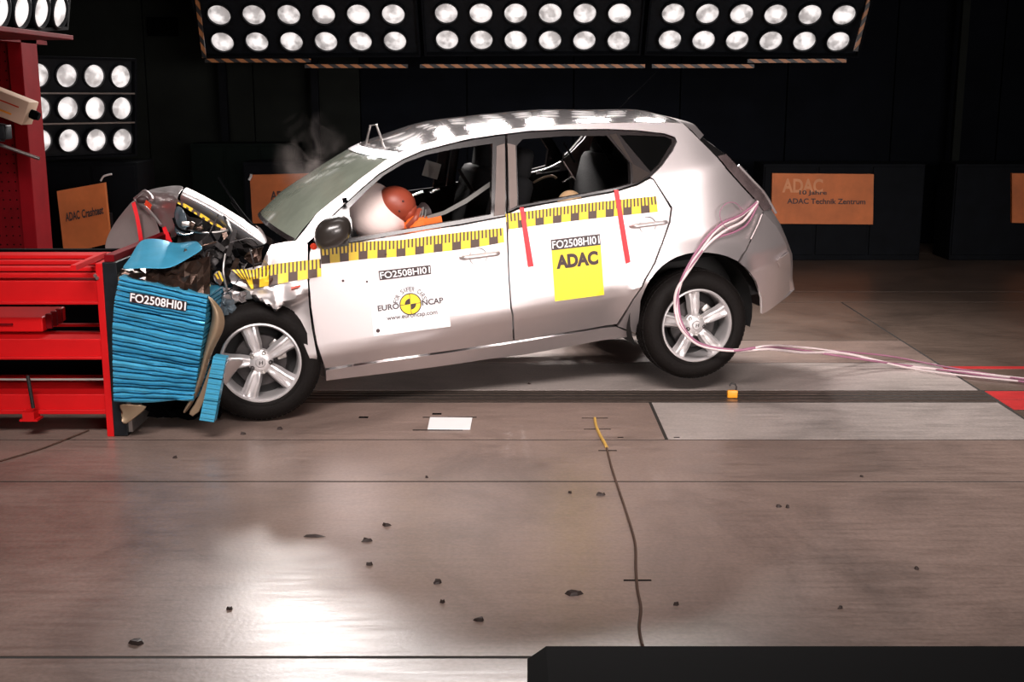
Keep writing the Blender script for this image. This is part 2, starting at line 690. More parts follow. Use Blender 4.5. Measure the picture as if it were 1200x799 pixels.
def inside(p, poly):
    x, y = p
    c = False
    j = len(poly) - 1
    for i in range(len(poly)):
        xi, yi = poly[i]
        xj, yj = poly[j]
        if (yi > y) != (yj > y) and x < (xj - xi) * (y - yi) / (yj - yi) + xi:
            c = not c
        j = i
    return c


def resample(poly, step):
    out = []
    n = len(poly)
    for i in range(n):
        a = Vector(poly[i])
        b = Vector(poly[(i + 1) % n])
        k = max(1, int((b - a).length / step + .5))
        for j in range(k):
            out.append(tuple(a + (b - a) * j / k))
    return out


def shrink(poly, d):
    n = len(poly)
    ar = sum(poly[i][0] * poly[(i + 1) % n][1] - poly[(i + 1) % n][0] * poly[i][1] for i in range(n))
    s = 1 if ar > 0 else -1
    out = []
    for i in range(n):
        a, b, c = Vector(poly[i - 1]), Vector(poly[i]), Vector(poly[(i + 1) % n])
        e1, e2 = (b - a), (c - b)
        if e1.length < 1e-9 or e2.length < 1e-9:
            out.append(tuple(b))
            continue
        e1.normalize()
        e2.normalize()
        nn = Vector((-(e1.y + e2.y), e1.x + e2.x))
        if nn.length < .3:
            out.append(tuple(b))
            continue
        nn.normalize()
        out.append(tuple(b + nn * d * s))
    return out


PANELS = {}


def panel(name, out_px, holes_px, m, step=.045, gap=.0022, flange=.03, parent=car, off=0.0, rot=None, fn=None, keep=True, curve=False):
    fn = fn or surf
    def cv(px):
        if curve:
            px = [tuple(p) for p in catmull(list(px) + [px[0]], 3)[:-1]]
        return [(q.x, q.z) for q in (loc(*p) for p in px)]
    outer = shrink(resample(cv(out_px), step), gap)
    holes = [shrink(resample(cv(h), step), -gap) for h in holes_px]
    xs = [p[0] for p in outer]
    zs = [p[1] for p in outer]
    verts = [Vector(p) for p in outer]
    edges = [(i, (i + 1) % len(outer)) for i in range(len(outer))]
    loops = [list(range(len(outer)))]
    for h in holes:
        n0 = len(verts)
        verts += [Vector(p) for p in h]
        edges += [(n0 + i, n0 + (i + 1) % len(h)) for i in range(len(h))]
        loops.append(list(range(n0, n0 + len(h))))
    allb = list(verts)
    nx = int((max(xs) - min(xs)) / step) + 2
    nz = int((max(zs) - min(zs)) / step) + 2
    for i in range(nx):
        for j in range(nz):
            p = (min(xs) + i * step + (.5 * step if j % 2 else 0), min(zs) + j * step)
            if not inside(p, outer) or any(inside(p, h) for h in holes):
                continue
            if min((q.x - p[0]) ** 2 + (q.y - p[1]) ** 2 for q in allb) < (.5 * step) ** 2:
                continue
            verts.append(Vector(p))
    ov, oe, of, ovm, *_ = delaunay_2d_cdt(verts, edges, [], 0, 1e-5)
    fs = []
    for f in of:
        c = sum((ov[i] for i in f), Vector((0, 0))) / len(f)
        if inside(c, outer) and not any(inside(c, h) for h in holes):
            a = sum(ov[f[i]].x * ov[f[(i + 1) % 3]].y - ov[f[(i + 1) % 3]].x * ov[f[i]].y for i in range(3))
            fs.append(list(f) if a > 0 else list(f)[::-1])
    vs = [Vector((p.x, fn(p.x, p.y) - off, p.y)) for p in ov]
    # map the input loops onto output vertices, add the flange
    mp = {}
    for oi, src in enumerate(ovm):
        for s in src:
            mp[s] = oi
    if flange:
        for lp in loops:
            ids = [mp[i] for i in lp if i in mp]
            n0 = len(vs)
            for i in ids:
                vs.append(vs[i] + Vector((0, flange, 0)))
            k = len(ids)
            for i in range(k):
                fs.append([ids[i], ids[(i + 1) % k], n0 + (i + 1) % k, n0 + i])
    o = mesh(name, vs, fs, m, parent, sm=40)
    if keep:
        PANELS[name] = o
    return o


def mirrored(o, m=None, name=None):
    me = o.data.copy()
    for v in me.vertices:
        v.co.y = W - v.co.y
    me.flip_normals()
    if m:
        me.materials.clear()
        me.materials.append(m)
    c = bpy.data.objects.new(name or o.name.split('.')[0], me)
    return link(c, o.parent)


def ruler(parent, top, bot, name='ruler_tape', off=.003, m=None, u0=0.0, fn=None):
    fn = fn or (lambda p: loc(p[0], p[1], None, off))
    T = catmull([(a[0], a[1]) for a in top], 8) if len(top) > 2 else [Vector(top[0]).lerp(Vector(top[1]), i / 16) for i in range(17)]
    B = catmull([(a[0], a[1]) for a in bot], 8) if len(bot) > 2 else [Vector(bot[0]).lerp(Vector(bot[1]), i / 16) for i in range(17)]
    vs, fs, uv = [], [], []
    d = u0
    prev = None
    for t, b in zip(T, B):
        pt, pb = fn(t), fn(b)
        if prev is not None:
            d += (pt - prev).length
        prev = pt
        for k in range(6):
            q_ = Vector(b).lerp(Vector(t), k / 5)
            vs.append(fn(q_))
            uv.append((d, k / 5))
    for i in range(len(T) - 1):
        for k in range(5):
            a = i * 6 + k
            fs.append([a, a + 6, a + 7, a + 1])
    me = bpy.data.meshes.new(name)
    me.from_pydata([tuple(v) for v in vs], [], fs)
    lay = me.uv_layers.new(name='UVMap')
    for lp in me.loops:
        lay.data[lp.index].uv = uv[lp.vertex_index]
    me.materials.append(m or M['ruler'])
    o = bpy.data.objects.new(name, me)
    return link(o, parent)


# ------------------------------------------------------------------ car: outer panels
rail_in = [(762, 207.5), (775.5, 194), (788, 176.7), (793, 166), (791, 161), (779, 156.6), (747.5, 153), (712.5, 151.4), (660, 152), (619, 153.8), (581, 158.5), (550, 163), (540, 165.3), (495, 176.6), (471, 187), (444, 203.6), (424.6, 220), (409.6, 233.7), (395, 247), (380, 262), (367, 279)]
side = [(345, 284), (358, 268), (371, 250), (388, 236), (405, 223), (421, 210), (438, 197.6), (451, 188), (464, 180), (488, 170.6), (518, 162), (550, 157), (581, 153.5), (606, 149.5), (650, 145.7), (700, 143.8), (750, 143), (790, 143.3), (800, 144), (810, 153.5), (820, 163.8), (830, 173.5), (840, 183.8), (853, 200), (871, 220), (883, 233), (889, 240), (894, 248),
        (888, 262), (881, 278), (874, 293), (865, 306.5), (853, 301), (842, 298), (830, 296.3), (815, 296), (804, 298), (794, 301), (785, 305.5), (777, 311), (769, 319), (762, 328), (756, 339), (751, 352), (749, 375), (749, 392), (724, 382.5), (743, 350), (756, 329), (768.5, 307), (777, 284), (785.5, 260), (787.6, 243), (781, 233), (766, 210)] + rail_in + [(360, 285)]
quarter = panel('side_frame', side, [], M['paint'], step=.04)
fdoor = panel('front_door', [(366, 286), (412, 285.3), (440, 280), (470, 275.3), (505, 269), (540, 264), (593, 254), (594, 272), (595, 297), (596, 322), (598.5, 360), (601.5, 400), (565, 405.5), (527, 411), (457, 420.7), (420, 426), (381, 431.8), (377, 420), (372, 405), (369, 390), (364.5, 360), (362, 330), (362.5, 297)], [], M['paint'])
rdoor = panel('rear_door', [(595, 251), (607, 245.5), (640, 239), (677, 233), (700, 229), (721, 225), (747.5, 217), (762, 209), (766, 211), (780, 234), (786, 244), (784, 260), (776, 284), (767, 307), (755, 328), (742, 350), (723, 380), (692, 385), (662, 389.8), (603, 400), (599.5, 360), (596.5, 322), (595.3, 280)], [], M['paint'])
sill = panel('sill', [(381.5, 433.5), (457, 422.3), (527, 412.6), (601, 401.6), (662, 391.5), (722, 382.5), (749, 393), (730, 395.7), (662, 407), (620, 414.8), (573, 420.7), (527, 427.7), (457, 437), (382, 446)], [], M['paint'], flange=.12, off=.004)
bump = panel('rear_bumper', [(895, 249), (902, 256), (910, 265), (918, 280), (922.6, 292), (926, 300), (926.4, 310), (925, 328), (926, 341), (920, 348), (910, 357.6), (898, 366), (893, 368), (892.6, 350), (886, 330), (880, 321), (874, 314), (867, 308), (875, 293), (882, 278), (889, 262)], [], M['paint'], step=.035)
# black window frames of both doors
ffr = panel('window_frame', [(367, 283), (380, 263), (395, 248), (409.6, 234.7), (424.6, 221), (444, 204.6), (471, 188), (495, 177.6), (540, 166.3), (581, 159.5), (592.5, 158.3), (593.5, 253), (540, 263), (470, 274.3), (412, 284.3), (380, 287)],
            [[(410, 244), (432, 222), (450, 206), (475, 191), (500, 182), (530, 175.5), (577, 168.5), (575, 251), (475, 268.5), (412, 279)]], M['blacktrim'], parent=fdoor, off=-.004, flange=.04)
rfr = panel('window_frame', [(594.5, 158), (619, 154.6), (660, 152.8), (712, 152.2), (747, 154), (779, 157.6), (790, 161.7), (792, 166), (787, 176.5), (775, 193.5), (762, 207.5), (747, 215.7), (721, 223.7), (677, 231.7), (607, 243.7), (595, 249)],
            [[(606, 171), (613, 163.5), (660, 160), (711, 159.5), (738, 191), (739, 215), (721, 220), (677, 228), (608, 240.5)],
             [(727, 158.5), (779, 160.5), (787, 164), (787, 168), (772, 192), (763, 201)]], M['blacktrim'], parent=rdoor, off=-.004, flange=.04)
qgl = panel('quarter_glass', [(725, 157.5), (781, 159.5), (789, 163), (789, 169), (773, 194), (763, 203)], [], M['glass'], parent=rdoor, off=-.012, flange=0, gap=0)
for q in ([(582, 171), (591.5, 168), (591.5, 251.5), (579, 253)], [(594.8, 168), (604, 170), (606, 241), (596.5, 246.5)]):
    panel('pillar_cover', q, [], M['pillar'], parent=fdoor if q[0][0] < 590 else rdoor, off=.002, flange=.01, gap=0)
panel('pillar_cover', [(714, 158), (722, 156.5), (742, 192), (762, 203.5), (752, 211), (742, 215), (740.5, 192)], [], mat('rear_pillar_foil', (.025, .017, .014), .6, spec=.2), parent=rdoor, off=0, flange=.01, gap=0)
for o in (quarter, fdoor, rdoor, sill, bump):
    mirrored(o)
for o, p in ((ffr, 'front_door'), (rfr, 'rear_door')):
    c = mirrored(o)
    c.parent = bpy.data.objects[p + '.001']

# ------------------------------------------------------------------ car: roof, screens, tail
def loft(name, rows, m, parent=car, sm=50, mats=None, rowmat=None):
    n = len(rows[0])
    vs = [p for r in rows for p in r]
    fs, fm = [], []
    for j in range(len(rows) - 1):
        for i in range(n - 1):
            a = j * n + i
            fs.append([a, a + 1, a + n + 1, a + n])
            if rowmat:
                fm.append(rowmat[j])
    return mesh(name, vs, fs, m, parent, sm, mats=mats, fm=fm if rowmat else None)


def span(p, bulge=(0, 0), n=16, pw=.6, y1=None):
    """from edge point p across the car to its mirror image, bulging by (dx, dz)"""
    out = []
    for i in range(n + 1):
        t = i / n
        y = p.y + (W - 2 * p.y) * t
        s = max(0, math.sin(math.pi * t)) ** pw
        out.append(Vector((p.x + bulge[0] * s, y, p.z + bulge[1] * s)))
    return out


seam = catmull([(467, 179.5), (488, 170.6), (518, 162), (550, 157), (581, 153.5), (606, 149.5), (650, 145.7), (700, 143.8), (750, 143), (790, 143.3), (801, 144.5)], 3)
rows = []
for i, p in enumerate(seam):
    q = loc(p[0], p[1])
    t = i / (len(seam) - 1)
    fr = 1 - sst(0, .14, t)
    rows.append(span(q, (-.10 * fr, .022 + .038 * sst(0, .3, t)), 24, .8))
# gentle waves in the roof skin
for r in rows:
    for k, p in enumerate(r):
        p.z += .0035 * math.sin(p.x * 11 + 1.3 * math.sin(p.y * 5)) * math.sin(math.pi * k / 24)
roof = loft('roof', rows, mat('roof_paint', (.62, .57, .57), .07, .8, .3, var=.02, scale=2))
wb_ = [(343, 284), (354, 269), (371, 249.5), (388, 235.5), (405, 222.5), (421, 209.5), (438, 197), (451, 187.5), (467, 178.5)]
scr = []
for i, p in enumerate(wb_):
    t = i / (len(wb_) - 1)
    q = loc(p[0], p[1]) + Vector((0, .012, -.004))
    scr.append(span(q, (-.13 + .03 * t, .05 * (1 - t) + .015), 20, .8))
ws = loft('windscreen', scr, M['screen'])
loft('windscreen_band', [[v + Vector((-.003, 0, .004)) for v in scr[-1]], [scr[-1][k].lerp(scr[-2][k], .8) + Vector((-.003, 0, .004)) for k in range(21)]], M['blacktrim'], ws)
loft('windscreen_band', [[v + Vector((-.003, 0, .004)) for v in scr[0]], [scr[0][k].lerp(scr[1][k], .3) + Vector((-.003, 0, .004)) for k in range(21)]], M['blacktrim'], ws)
# spoiler at the roof end
sp0 = loc(801, 144.5)
sp1 = loc(820, 163.5)
spr = [span(sp0, (0, .06), 24, .8), span(loc(812, 154), (.09, .055), 24, .35), span(sp1, (.10, .03), 24, .3), span(sp1 + Vector((-.03, 0, -.03)), (.05, 0), 24, .3)]
loft('spoiler', spr, M['paint'])
# tail: follows the rear edges of side frame and bumper
tl = [(819, 163), (830, 173.5), (840, 183.8), (853, 200), (871, 220), (883, 233), (894, 248), (902, 256), (910, 265), (918, 280), (923, 292), (926, 300), (926.4, 310), (925, 328), (926, 341), (920, 348), (910, 357), (898, 366)]
bl = [.12, .15, .175, .195, .20, .20, .18, .15, .12, .10, .09, .085, .08, .08, .08, .07, .06, .05]
rows = [span(loc(*p) + Vector((0, .004, 0)), (b_, .0), 26, .38) for p, b_ in zip(tl, bl)]
hatch = loft('tailgate', rows[5:12], M['paint'])
rg = loft('rear_window', rows[0:6], M['reargl'])
bmp2 = loft('bumper_cover', rows[11:], M['paint'])
# tail lamp on the corner and chrome edge of the window
for sgn in (0, 1):
    lamp_rows = []
    for r in rows[2:7]:
        seg = r[0:4] if sgn == 0 else r[-4:]
        lamp_rows.append([v + Vector((.006, -.006 if sgn == 0 else .006, .003)) for v in seg])
    lo = loft('tail_lamp', lamp_rows, M['lampgrey'])
edge = [r[9] + Vector((.006, 0, .006)) for r in rows[0:7]]
MB().tube(catmull(edge, 3), .006, 6).build('window_trim', M['chrome'], rg, 60)
edge = [r[2] + Vector((.012, 0, .008)) for r in rows[3:8]]
MB().tube(catmull(edge, 3), .008, 6).build('window_trim', M['paint'], rg, 60)
# reflector strip wrapped round the bumper corner
panel('bumper_reflector', [(909, 305), (922, 294.8), (925, 299), (924.5, 309.5), (913, 313.5)], [], M['paint'], parent=bump, off=.012, flange=.02)

# ------------------------------------------------------------------ car: door furniture
def handle(u0, v0, u1, v1, parent):
    a, b = loc(u0, v0, None, .035), loc(u1, v1, None, .035)
    pts = [a + Vector((0, .03, 0)), a.lerp(b, .06), a.lerp(b, .3), a.lerp(b, .7), a.lerp(b, .94), b + Vector((0, .03, 0))]
    MB().tube(catmull(pts, 3), .0125, 10).build('door_handle', M['paint'], parent, 60)
    c = loc((u0 + u1) / 2 - 3, (v0 + v1) / 2 + 1, None, .001)
    MB().lathe([(.001, .02), (.03, .016), (.042, .004), (.046, -.002), (.050, .0)], 24, Matrix.Translation(c)).build('handle_recess', mat('recess_paint', (.45, .42, .42), .35, .5), parent, 60)


handle(542, 302.5, 585, 297, fdoor)
handle(742, 265.5, 782, 260.5, rdoor)
# mirror: rounded housing on a foot
mo = loc(390, 272, -.13)
bm = bmesh.new()
bmesh.ops.create_icosphere(bm, subdivisions=4, radius=1)
for v in bm.verts:
    x, y, z = v.co
    x2 = .096 * (abs(x) ** .8) * (1 if x > 0 else -1)
    z2 = .078 * (abs(z) ** .8) * (1 if z > 0 else -1) + .022 * x
    y2 = .085 * y
    if x > .3:
        z2 *= 1 - .18 * (x - .3)
    v.co = Vector((x2, y2, z2))
bm.verts.index_update()
mirr = mesh('wing_mirror', [v.co + mo for v in bm.verts], [[v.index for v in f.verts] for f in bm.faces], M['mirrorh'], car, 80)
bm.free()
MB().box((-.04, -.03, -.03), (.05, .15, .012), Matrix.Translation(mo + Vector((.02, 0, -.045)))).build('mirror_foot', M['mirrorh'], mirr)
# glass face of the mirror seen from the rear
b = MB()
b.lathe([(.001, 0), (.07, 0)], 24, Matrix.Translation(mo + Vector((.098, 0, .012))) @ Matrix.Rotation(R_(-90), 4, 'Z') @ Matrix.Diagonal((.85, 1, .75, 1)))
b.build('mirror_glass', M['chrome'], mirr)
mirrored(mirr)
q = loc(367.5, 289, None, .012)
MB().lathe([(.001, -.006), (.016, -.004), (.018, .01)], 12, Matrix.Translation(q)).build('side_repeater', M['redlens'], car, 60)

# measuring tape, labels
ruler(fdoor, [(375, 289), (430, 283), (470, 281), (510, 275.7), (550, 271), (590, 266.8)], [(376.5, 309.5), (430, 303.5), (470, 300.5), (510, 295.7), (550, 291), (591, 284)])
ruler(rdoor, [(592.5, 250.5), (640, 244.5), (680, 239), (730, 233.5), (769, 229.8)], [(594, 269), (640, 263), (680, 258), (730, 252.5), (771, 248.3)], u0=.035)
for q in ([(609, 243), (614, 243), (625.5, 312), (619, 313)], [(719.5, 222.5), (725, 222.5), (739, 307), (733.5, 309)]):
    ruler(rdoor, [q[0], q[3]], [q[1], q[2]], name='red_tape', m=M['tapered'], off=.006)


def idlabel(fn, c, parent):
    s = sticker('id_label', fn, c, M['lblack'], parent, 4, .004)
    lettering('lettering', fn, c, 'FO2508HI01', (.02, .14, .98, .86), M['lwhite'], parent, .012, .006)
    return s


idlabel(carfn, [(443.5, 317.5), (504.5, 310.5), (505.5, 321), (445, 328.5)], fdoor)
idlabel(carfn, [(645.5, 281), (703, 274), (704, 287), (646.5, 293.5)], rdoor)
ad = [(646.5, 293.5), (704, 287), (708, 345.5), (650.5, 353)]
sticker('yellow_label', carfn, ad, M['yellow'], rdoor, 6, .003)
lettering('lettering', carfn, ad, 'ADAC', (.075, .62, .93, .90), M['ink'], rdoor, .055, .006)
en = [(432, 331.5), (521, 320), (528, 382.5), (438, 394)]
sticker('white_label', carfn, en, M['lwhite'], fdoor, 6, .003)
lettering('lettering', carfn, en, 'EURO', (.085, .45, .365, .56), M['inkgrey'], fdoor, .03, .006)
lettering('lettering', carfn, en, 'NCAP', (.665, .45, .945, .56), M['inkgrey'], fdoor, .03, .006)
lettering('lettering', carfn, en, 'www.euroncap.com', (.19, .235, .85, .32), M['inkgrey'], fdoor, .015, .006)


def disc_sector(a0, a1, r0, r1, m, off, name):
    n = max(6, int(abs(a1 - a0) / 7))
    vs, fs = [], []
    for i in range(n + 1):
        a = R_(a0 + (a1 - a0) * i / n)
        for r in (r0, r1):
            vs.append(carfn(bil(en, .515 + r * math.cos(a) / 1.42, .51 + r * math.sin(a)), off))
    for i in range(n):
        fs.append([2 * i, 2 * i + 1, 2 * i + 3, 2 * i + 2])
    return mesh(name, vs, fs, m, fdoor)


disc_sector(0, 360, 0, .205, M['ink'], .0055, 'roundel')
disc_sector(0, 360, 0, .185, M['yellow'], .007, 'roundel')
for a in (90, 270):
    disc_sector(a, a + 90, 0, .105, M['ink'], .0085, 'roundel')
for a in (0, 90, 180, 270):
    disc_sector(a - 2.2, a + 2.2, 0, .185, M['ink'], .0085, 'roundel')
mb = MB()
s_ = 'FOR SAFER CARS'
for i, ch in enumerate(s_):
    if ch == ' ':
        continue
    a = 164 - 148 * i / (len(s_) - 1)
    vs, fs = text_geo(ch, .01)
    P = []
    for x, y in vs:
        rr = .235 + .085 * y
        aa = R_(a - (x - .5) * 10)
        P.append(carfn(bil(en, .515 + rr * math.cos(aa) / 1.42, .51 + rr * math.sin(aa)), .006))
    mb.add(P, fs)
mb.build('lettering', M['inkgrey'], fdoor)
# spots of dirt on the doors
for u, v, r in ((443, 307.5 + 80, .011), (452, 298, .007), (402, 329, .007), (430, 330, .006)):
    c = loc(u, v - (0 if u != 443 else 0), None, .004)
    MB().lathe([(.0005, -.001), (r, 0)], 10, Matrix.Translation(c)).build('paint_chip', M['ink'], fdoor)

# ------------------------------------------------------------------ wheels
def make_wheel(c, a0, yaw=0, camber=0):
    wm = Matrix.Translation(c) @ Matrix.Rotation(yaw, 4, 'Z') @ Matrix.Rotation(camber, 4, 'X')
    ty = [(.206, .030), (.206, .014), (.214, .004), (.235, -.004), (.262, -.006), (.288, .002), (.303, .018), (.312, .034), (.316, .055), (.317, .09)]
    ty += [(.317, .105), (.317, .15), (.311, .172), (.298, .19), (.26, .205), (.215, .2), (.206, .17)]
    tyre = MB().lathe(ty, 72).build('wheel', M['rubber'], car, 50)
    tyre.matrix_local = wm
    # tread blocks
    tb = MB()
    for k in range(72):
        a = 2 * math.pi * k / 72
        for y0, y1 in ((.040, .066), (.074, .100), (.108, .134), (.142, .166)):
            mt = Matrix.Rotation(-a, 4, 'Y')
            tb.box((.312, y0, -.0105), (.3195 if .06 < y0 < .13 else .3175, y1, .0105), mt)
    t_ = tb.build('tread', M['rubber'], tyre)
    t_['kind'] = 'stuff'
    # lettering ring, slightly proud
    MB().lathe([(.222, -.002), (.224, -.0065), (.228, -.0075), (.229, -.005)], 72).build('sidewall_ring', M['rubber'], tyre, 50)
    rim = MB()
    rim.lathe([(.200, .05), (.203, .012), (.209, .004), (.2125, .006), (.211, -.002), (.205, -.004), (.198, .004), (.1935, .016), (.190, .05), (.187, .15)], 72)
    for k in range(5):
        a = R_(a0 + 72 * k)
        NR, NW = 7, 8
        vs, fs = [], []
        for i in range(NR + 1):
            t = i / NR
            r = .035 + (.199 - .035) * t
            hw = .024 + .012 * sst(0, .5, t) + .006 * sst(.6, 1, t)
            yc = .030 - .016 * t - .012 * math.sin(math.pi * t)
            row = []
            for j in range(NW + 1):
                s = -1 + 2 * j / NW
                y = yc + (.035 if abs(s) == 1 else 0)
                if abs(s) < .35:
                    y += .012 * sst(.1, .4, t) * (1 - sst(.9, 1, t))
                elif abs(s) == .75:
                    y += .003
                xx = s * hw if abs(s) < 1 else s * hw * 1.12
                row.append(Vector((r * math.cos(a) - xx * math.sin(a), y, r * math.sin(a) + xx * math.cos(a))))
            vs += row
        for i in range(NR):
            for j in range(NW):
                q = i * (NW + 1) + j
                fs.append([q, q + 1, q + NW + 2, q + NW + 1])
        rim.add(vs, fs)
    rim.lathe([(.001, .016), (.03, .016), (.046, .02), (.064, .03), (.068, .06)], 40)
    ro = rim.build('rim', M['alloy'], tyre, 40)
    for k in range(5):
        a = R_(a0 + 36 + 72 * k)
        p = Vector((.052 * math.cos(a), .017, .052 * math.sin(a)))
        MB().lathe([(.013, .008), (.012, 0), (.006, 0), (.005, .006), (.001, .006)], 10, Matrix.Translation(p)).build('wheel_bolt', M['darkmetal'] if k % 2 else M['steel'], tyre, 40)
    MB().lathe([(.001, .006), (.022, .007), (.027, .012), (.028, .018)], 24).build('hub_cap', M['alloy'], tyre, 40)
    # slanted letter badge on the cap
    bd = MB()
    for x0, sl in ((-.009, 0), (.006, 0)):
        bd.add([(x0, .004, -.01), (x0 + .0045, .004, -.01), (x0 + .0085, .004, .01), (x0 + .004, .004, .01)], [[0, 1, 2, 3]])
    bd.add([(-.006, .004, -.002), (.011, .004, .001), (.0115, .004, .004), (-.0055, .004, .001)], [[0, 1, 2, 3]])
    bd.build('badge', M['darkmetal'], tyre)
    MB().lathe([(.001, .075), (.135, .075), (.14, .085), (.14, .1)], 40).build('brake_disc', M['darkmetal'], tyre, 40)
    MB().lathe([(.001, .13), (.2, .13)], 40).build('wheel_inside', M['underbody'], tyre)
    for ang in (40, 8):
        a = R_(ang)
        mt = Matrix.Rotation(-a, 4, 'Y')
        MB().box((.088, .055, -.02), (.138, .075, .026), mt, bev=.006).build('brake_caliper', M['steel'], tyre, 40)
    return tyre


cw = loc(816, 381, .02)
make_wheel(Vector((cw.x, .005, cw.z)), 90)
w2 = make_wheel(Vector((.040, -.005, .324)), 104 - 4, yaw=R_(-3))
make_wheel(Vector((cw.x, W - .2, cw.z)), 60)
make_wheel(Vector((-.1, W - .2, .33)), 20)
# dark splash liners above the wheels
for cx, cz, R0 in ((cw.x - .01, cw.z + .06, .375), (.06, .35, .36)):
    vs, fs = [], []
    for i in range(25):
        a = R_(-20 + 220 * i / 24)
        for y in (.05, .55):
            vs.append((cx + R0 * math.cos(a), y, cz + R0 * math.sin(a)))
    for i in range(24):
        fs.append([2 * i, 2 * i + 1, 2 * i + 3, 2 * i + 2])
    mesh('wheel_liner', vs, fs, M['underbody'], car, 60)

# ------------------------------------------------------------------ underbody and cabin
ub = MB()
ub.box((.45, .24, .17), (2.02, W - .24, .24))
ub.box((2.85, .35, .20), (3.05, W - .35, .5))
ub.box((-.35, .3, .2), (.45, W - .2, .5))
ub.box((2.02, .3, .2), (2.85, W - .3, .5))
ub.build('underbody', M['underbody'], car)
MB().tube([(1.0, .8, .13), (1.9, .7, .12), (2.3, .5, .16), (2.9, .45, .18)], .03).build('exhaust_pipe', M['darkmetal'], car, 60)
MB().box((2.06, .20, .10), (2.10, .26, .24)).build('jacking_bracket', M['underbody'], car)
MB().box((2.9, .35, .45), (3.0, W - .35, .95)).box((2.2, .2, .5), (2.9, W - .2, .62)).build('boot_floor', M['interior'], car)


def cushion(name, cx, cy, cz, sx, sy, sz, rot, parent, m=None):
    mt = Matrix.Translation((cx, cy, cz)) @ Matrix.Rotation(rot, 4, 'Y')
    return MB().box((-sx / 2, -sy / 2, -sz / 2), (sx / 2, sy / 2, sz / 2), mt, bev=min(sx, sy, sz) * .35).build(name, m or M['interior'], parent, 60)


for cy in (.42, W - .42):
    s = cushion('front_seat', 1.18, cy, .52, .5, .5, .16, R_(-6), car)
    cushion('backrest', 1.50, cy, .80, .14, .48, .62, R_(20), s)
    cushion('headrest', 1.64, cy, 1.15, .1, .26, .18, R_(15), s)
s = cushion('rear_seat', 2.02, W / 2, .56, .5, 1.3, .16, R_(-6), car)
cushion('backrest', 2.32, W / 2, .82, .14, 1.3, .55, R_(20), s)
for cy in (.42, W / 2, W - .42):
    cushion('headrest', 2.44, cy, 1.11, .1, .24, .14, R_(15), s)
dash = MB().box((.30, .16, .62), (.66, W - .16, .93), bev=.05).build('dashboard', M['interior'], car, 60)
ctr = Vector((.78, .42, .82))
b = MB()
pts = [ctr + Vector((.05 * math.cos(a), .18 * math.sin(a), .17 * math.cos(a))) for a in [2 * math.pi * k / 24 for k in range(25)]]
b.tube(pts, .014, 8)
b.tube([ctr + Vector((0, -.16, 0)), ctr + Vector((0, .16, 0))], .012).tube([ctr, ctr + Vector((-.25, 0, -.1))], .03)
b.build('steering_wheel', M['interior'], car, 60)
# far belt line and headlining seen through the side windows
MB().box((.6, W - .05, .5), (2.3, W - .03, .95)).build('door_lining', M['interior'], car)
# instrumentation struts in the cabin
for a_, b__, r_ in ((loc(700, 165, .8), loc(716, 190, .9), .008), (loc(661, 168, .9), loc(674, 190, 1.0), .007), (loc(661, 178, .9), loc(659.5, 189, .9), .006), (loc(538, 199, 1.1), loc(555, 226, .95), .012)):
    MB().tube([a_, b__], r_).build('cabin_strut', M['darkmetal'], car, 60)
MB().tube([loc(659, 214, 1.0), loc(671, 206.5, 1.0)], .007).build('cabin_strut', M['chrome'], car, 60)
MB().box((-.05, 0, -.05), (.05, .01, .05), Matrix.Translation(loc(506, 199, 1.3)) @ Matrix.Rotation(.4, 4, 'Y')).build('cabin_target', M['belt'], car)
mesh('cabin_bracket', [loc(502, 190, 1.3), loc(511, 200, 1.3), loc(503, 207, 1.3)], [[0, 1, 2]], M['belt'], car)
# chrome rods stand in for bright reflections along the far door ledge
for a, c_ in (((478, 231), (496, 225)), ((505, 226), (515, 221)), ((551, 217), (572, 212)), ((607, 206.5), (628, 202.5)), ((634, 201), (656, 196.5))):
    MB().tube([loc(a[0], a[1], W - .09), loc(c_[0], c_[1], W - .09)], [.008, .010], 8).build('door_ledge_glint', M['chrome'], car, 60)
MB().tube(catmull([loc(625, 214, 1.2), loc(637, 208, 1.2), loc(647, 206, 1.2), loc(652, 209, 1.2)], 4), .008, 6).build('seat_bow', M['tan'], car, 60)

# ------------------------------------------------------------------ airbag, dummy, belt
def blob(name, c, rad, m, parent, rot=None, dent=0, seed=1, p=1.0):
    bm = bmesh.new()
    bmesh.ops.create_icosphere(bm, subdivisions=4, radius=1)
    rr = random.Random(seed)
    ph = [rr.uniform(0, 6) for _ in range(6)]
    for v in bm.verts:
        d = v.co.normalized()
        k = 1 + dent * (math.sin(4 * d.x + ph[0]) * math.sin(5 * d.z + ph[1]) + .5 * math.sin(9 * d.y + ph[2]) * math.sin(8 * d.z + ph[3]))
        v.co = Vector((abs(d.x) ** p * math.copysign(1, d.x) * rad[0], abs(d.y) ** p * math.copysign(1, d.y) * rad[1], abs(d.z) ** p * math.copysign(1, d.z) * rad[2])) * k
        if rot is not None:
            v.co = rot @ v.co
        v.co += c
    bm.verts.index_update()
    o = mesh(name, [v.co.copy() for v in bm.verts], [[v.index for v in f.verts] for f in bm.faces], m, parent, 80)
    bm.free()
    return o


ab = blob('airbag', loc(440, 252, .47), (.155, .24, .20), M['airbag'], car, Matrix.Rotation(R_(-38), 3, 'Y'), .035, 3, .9)
blob('airbag_vent', loc(464, 265, .26), (.009, .004, .009), M['ink'], ab)
dummy = bpy.data.objects.new('crash_test_dummy', None)
link(dummy)
dummy.matrix_world = car.matrix_world.copy()
tag(dummy, 'crash test dummy with orange-brown rubber head pressed into the airbag behind the wheel', 'dummy')


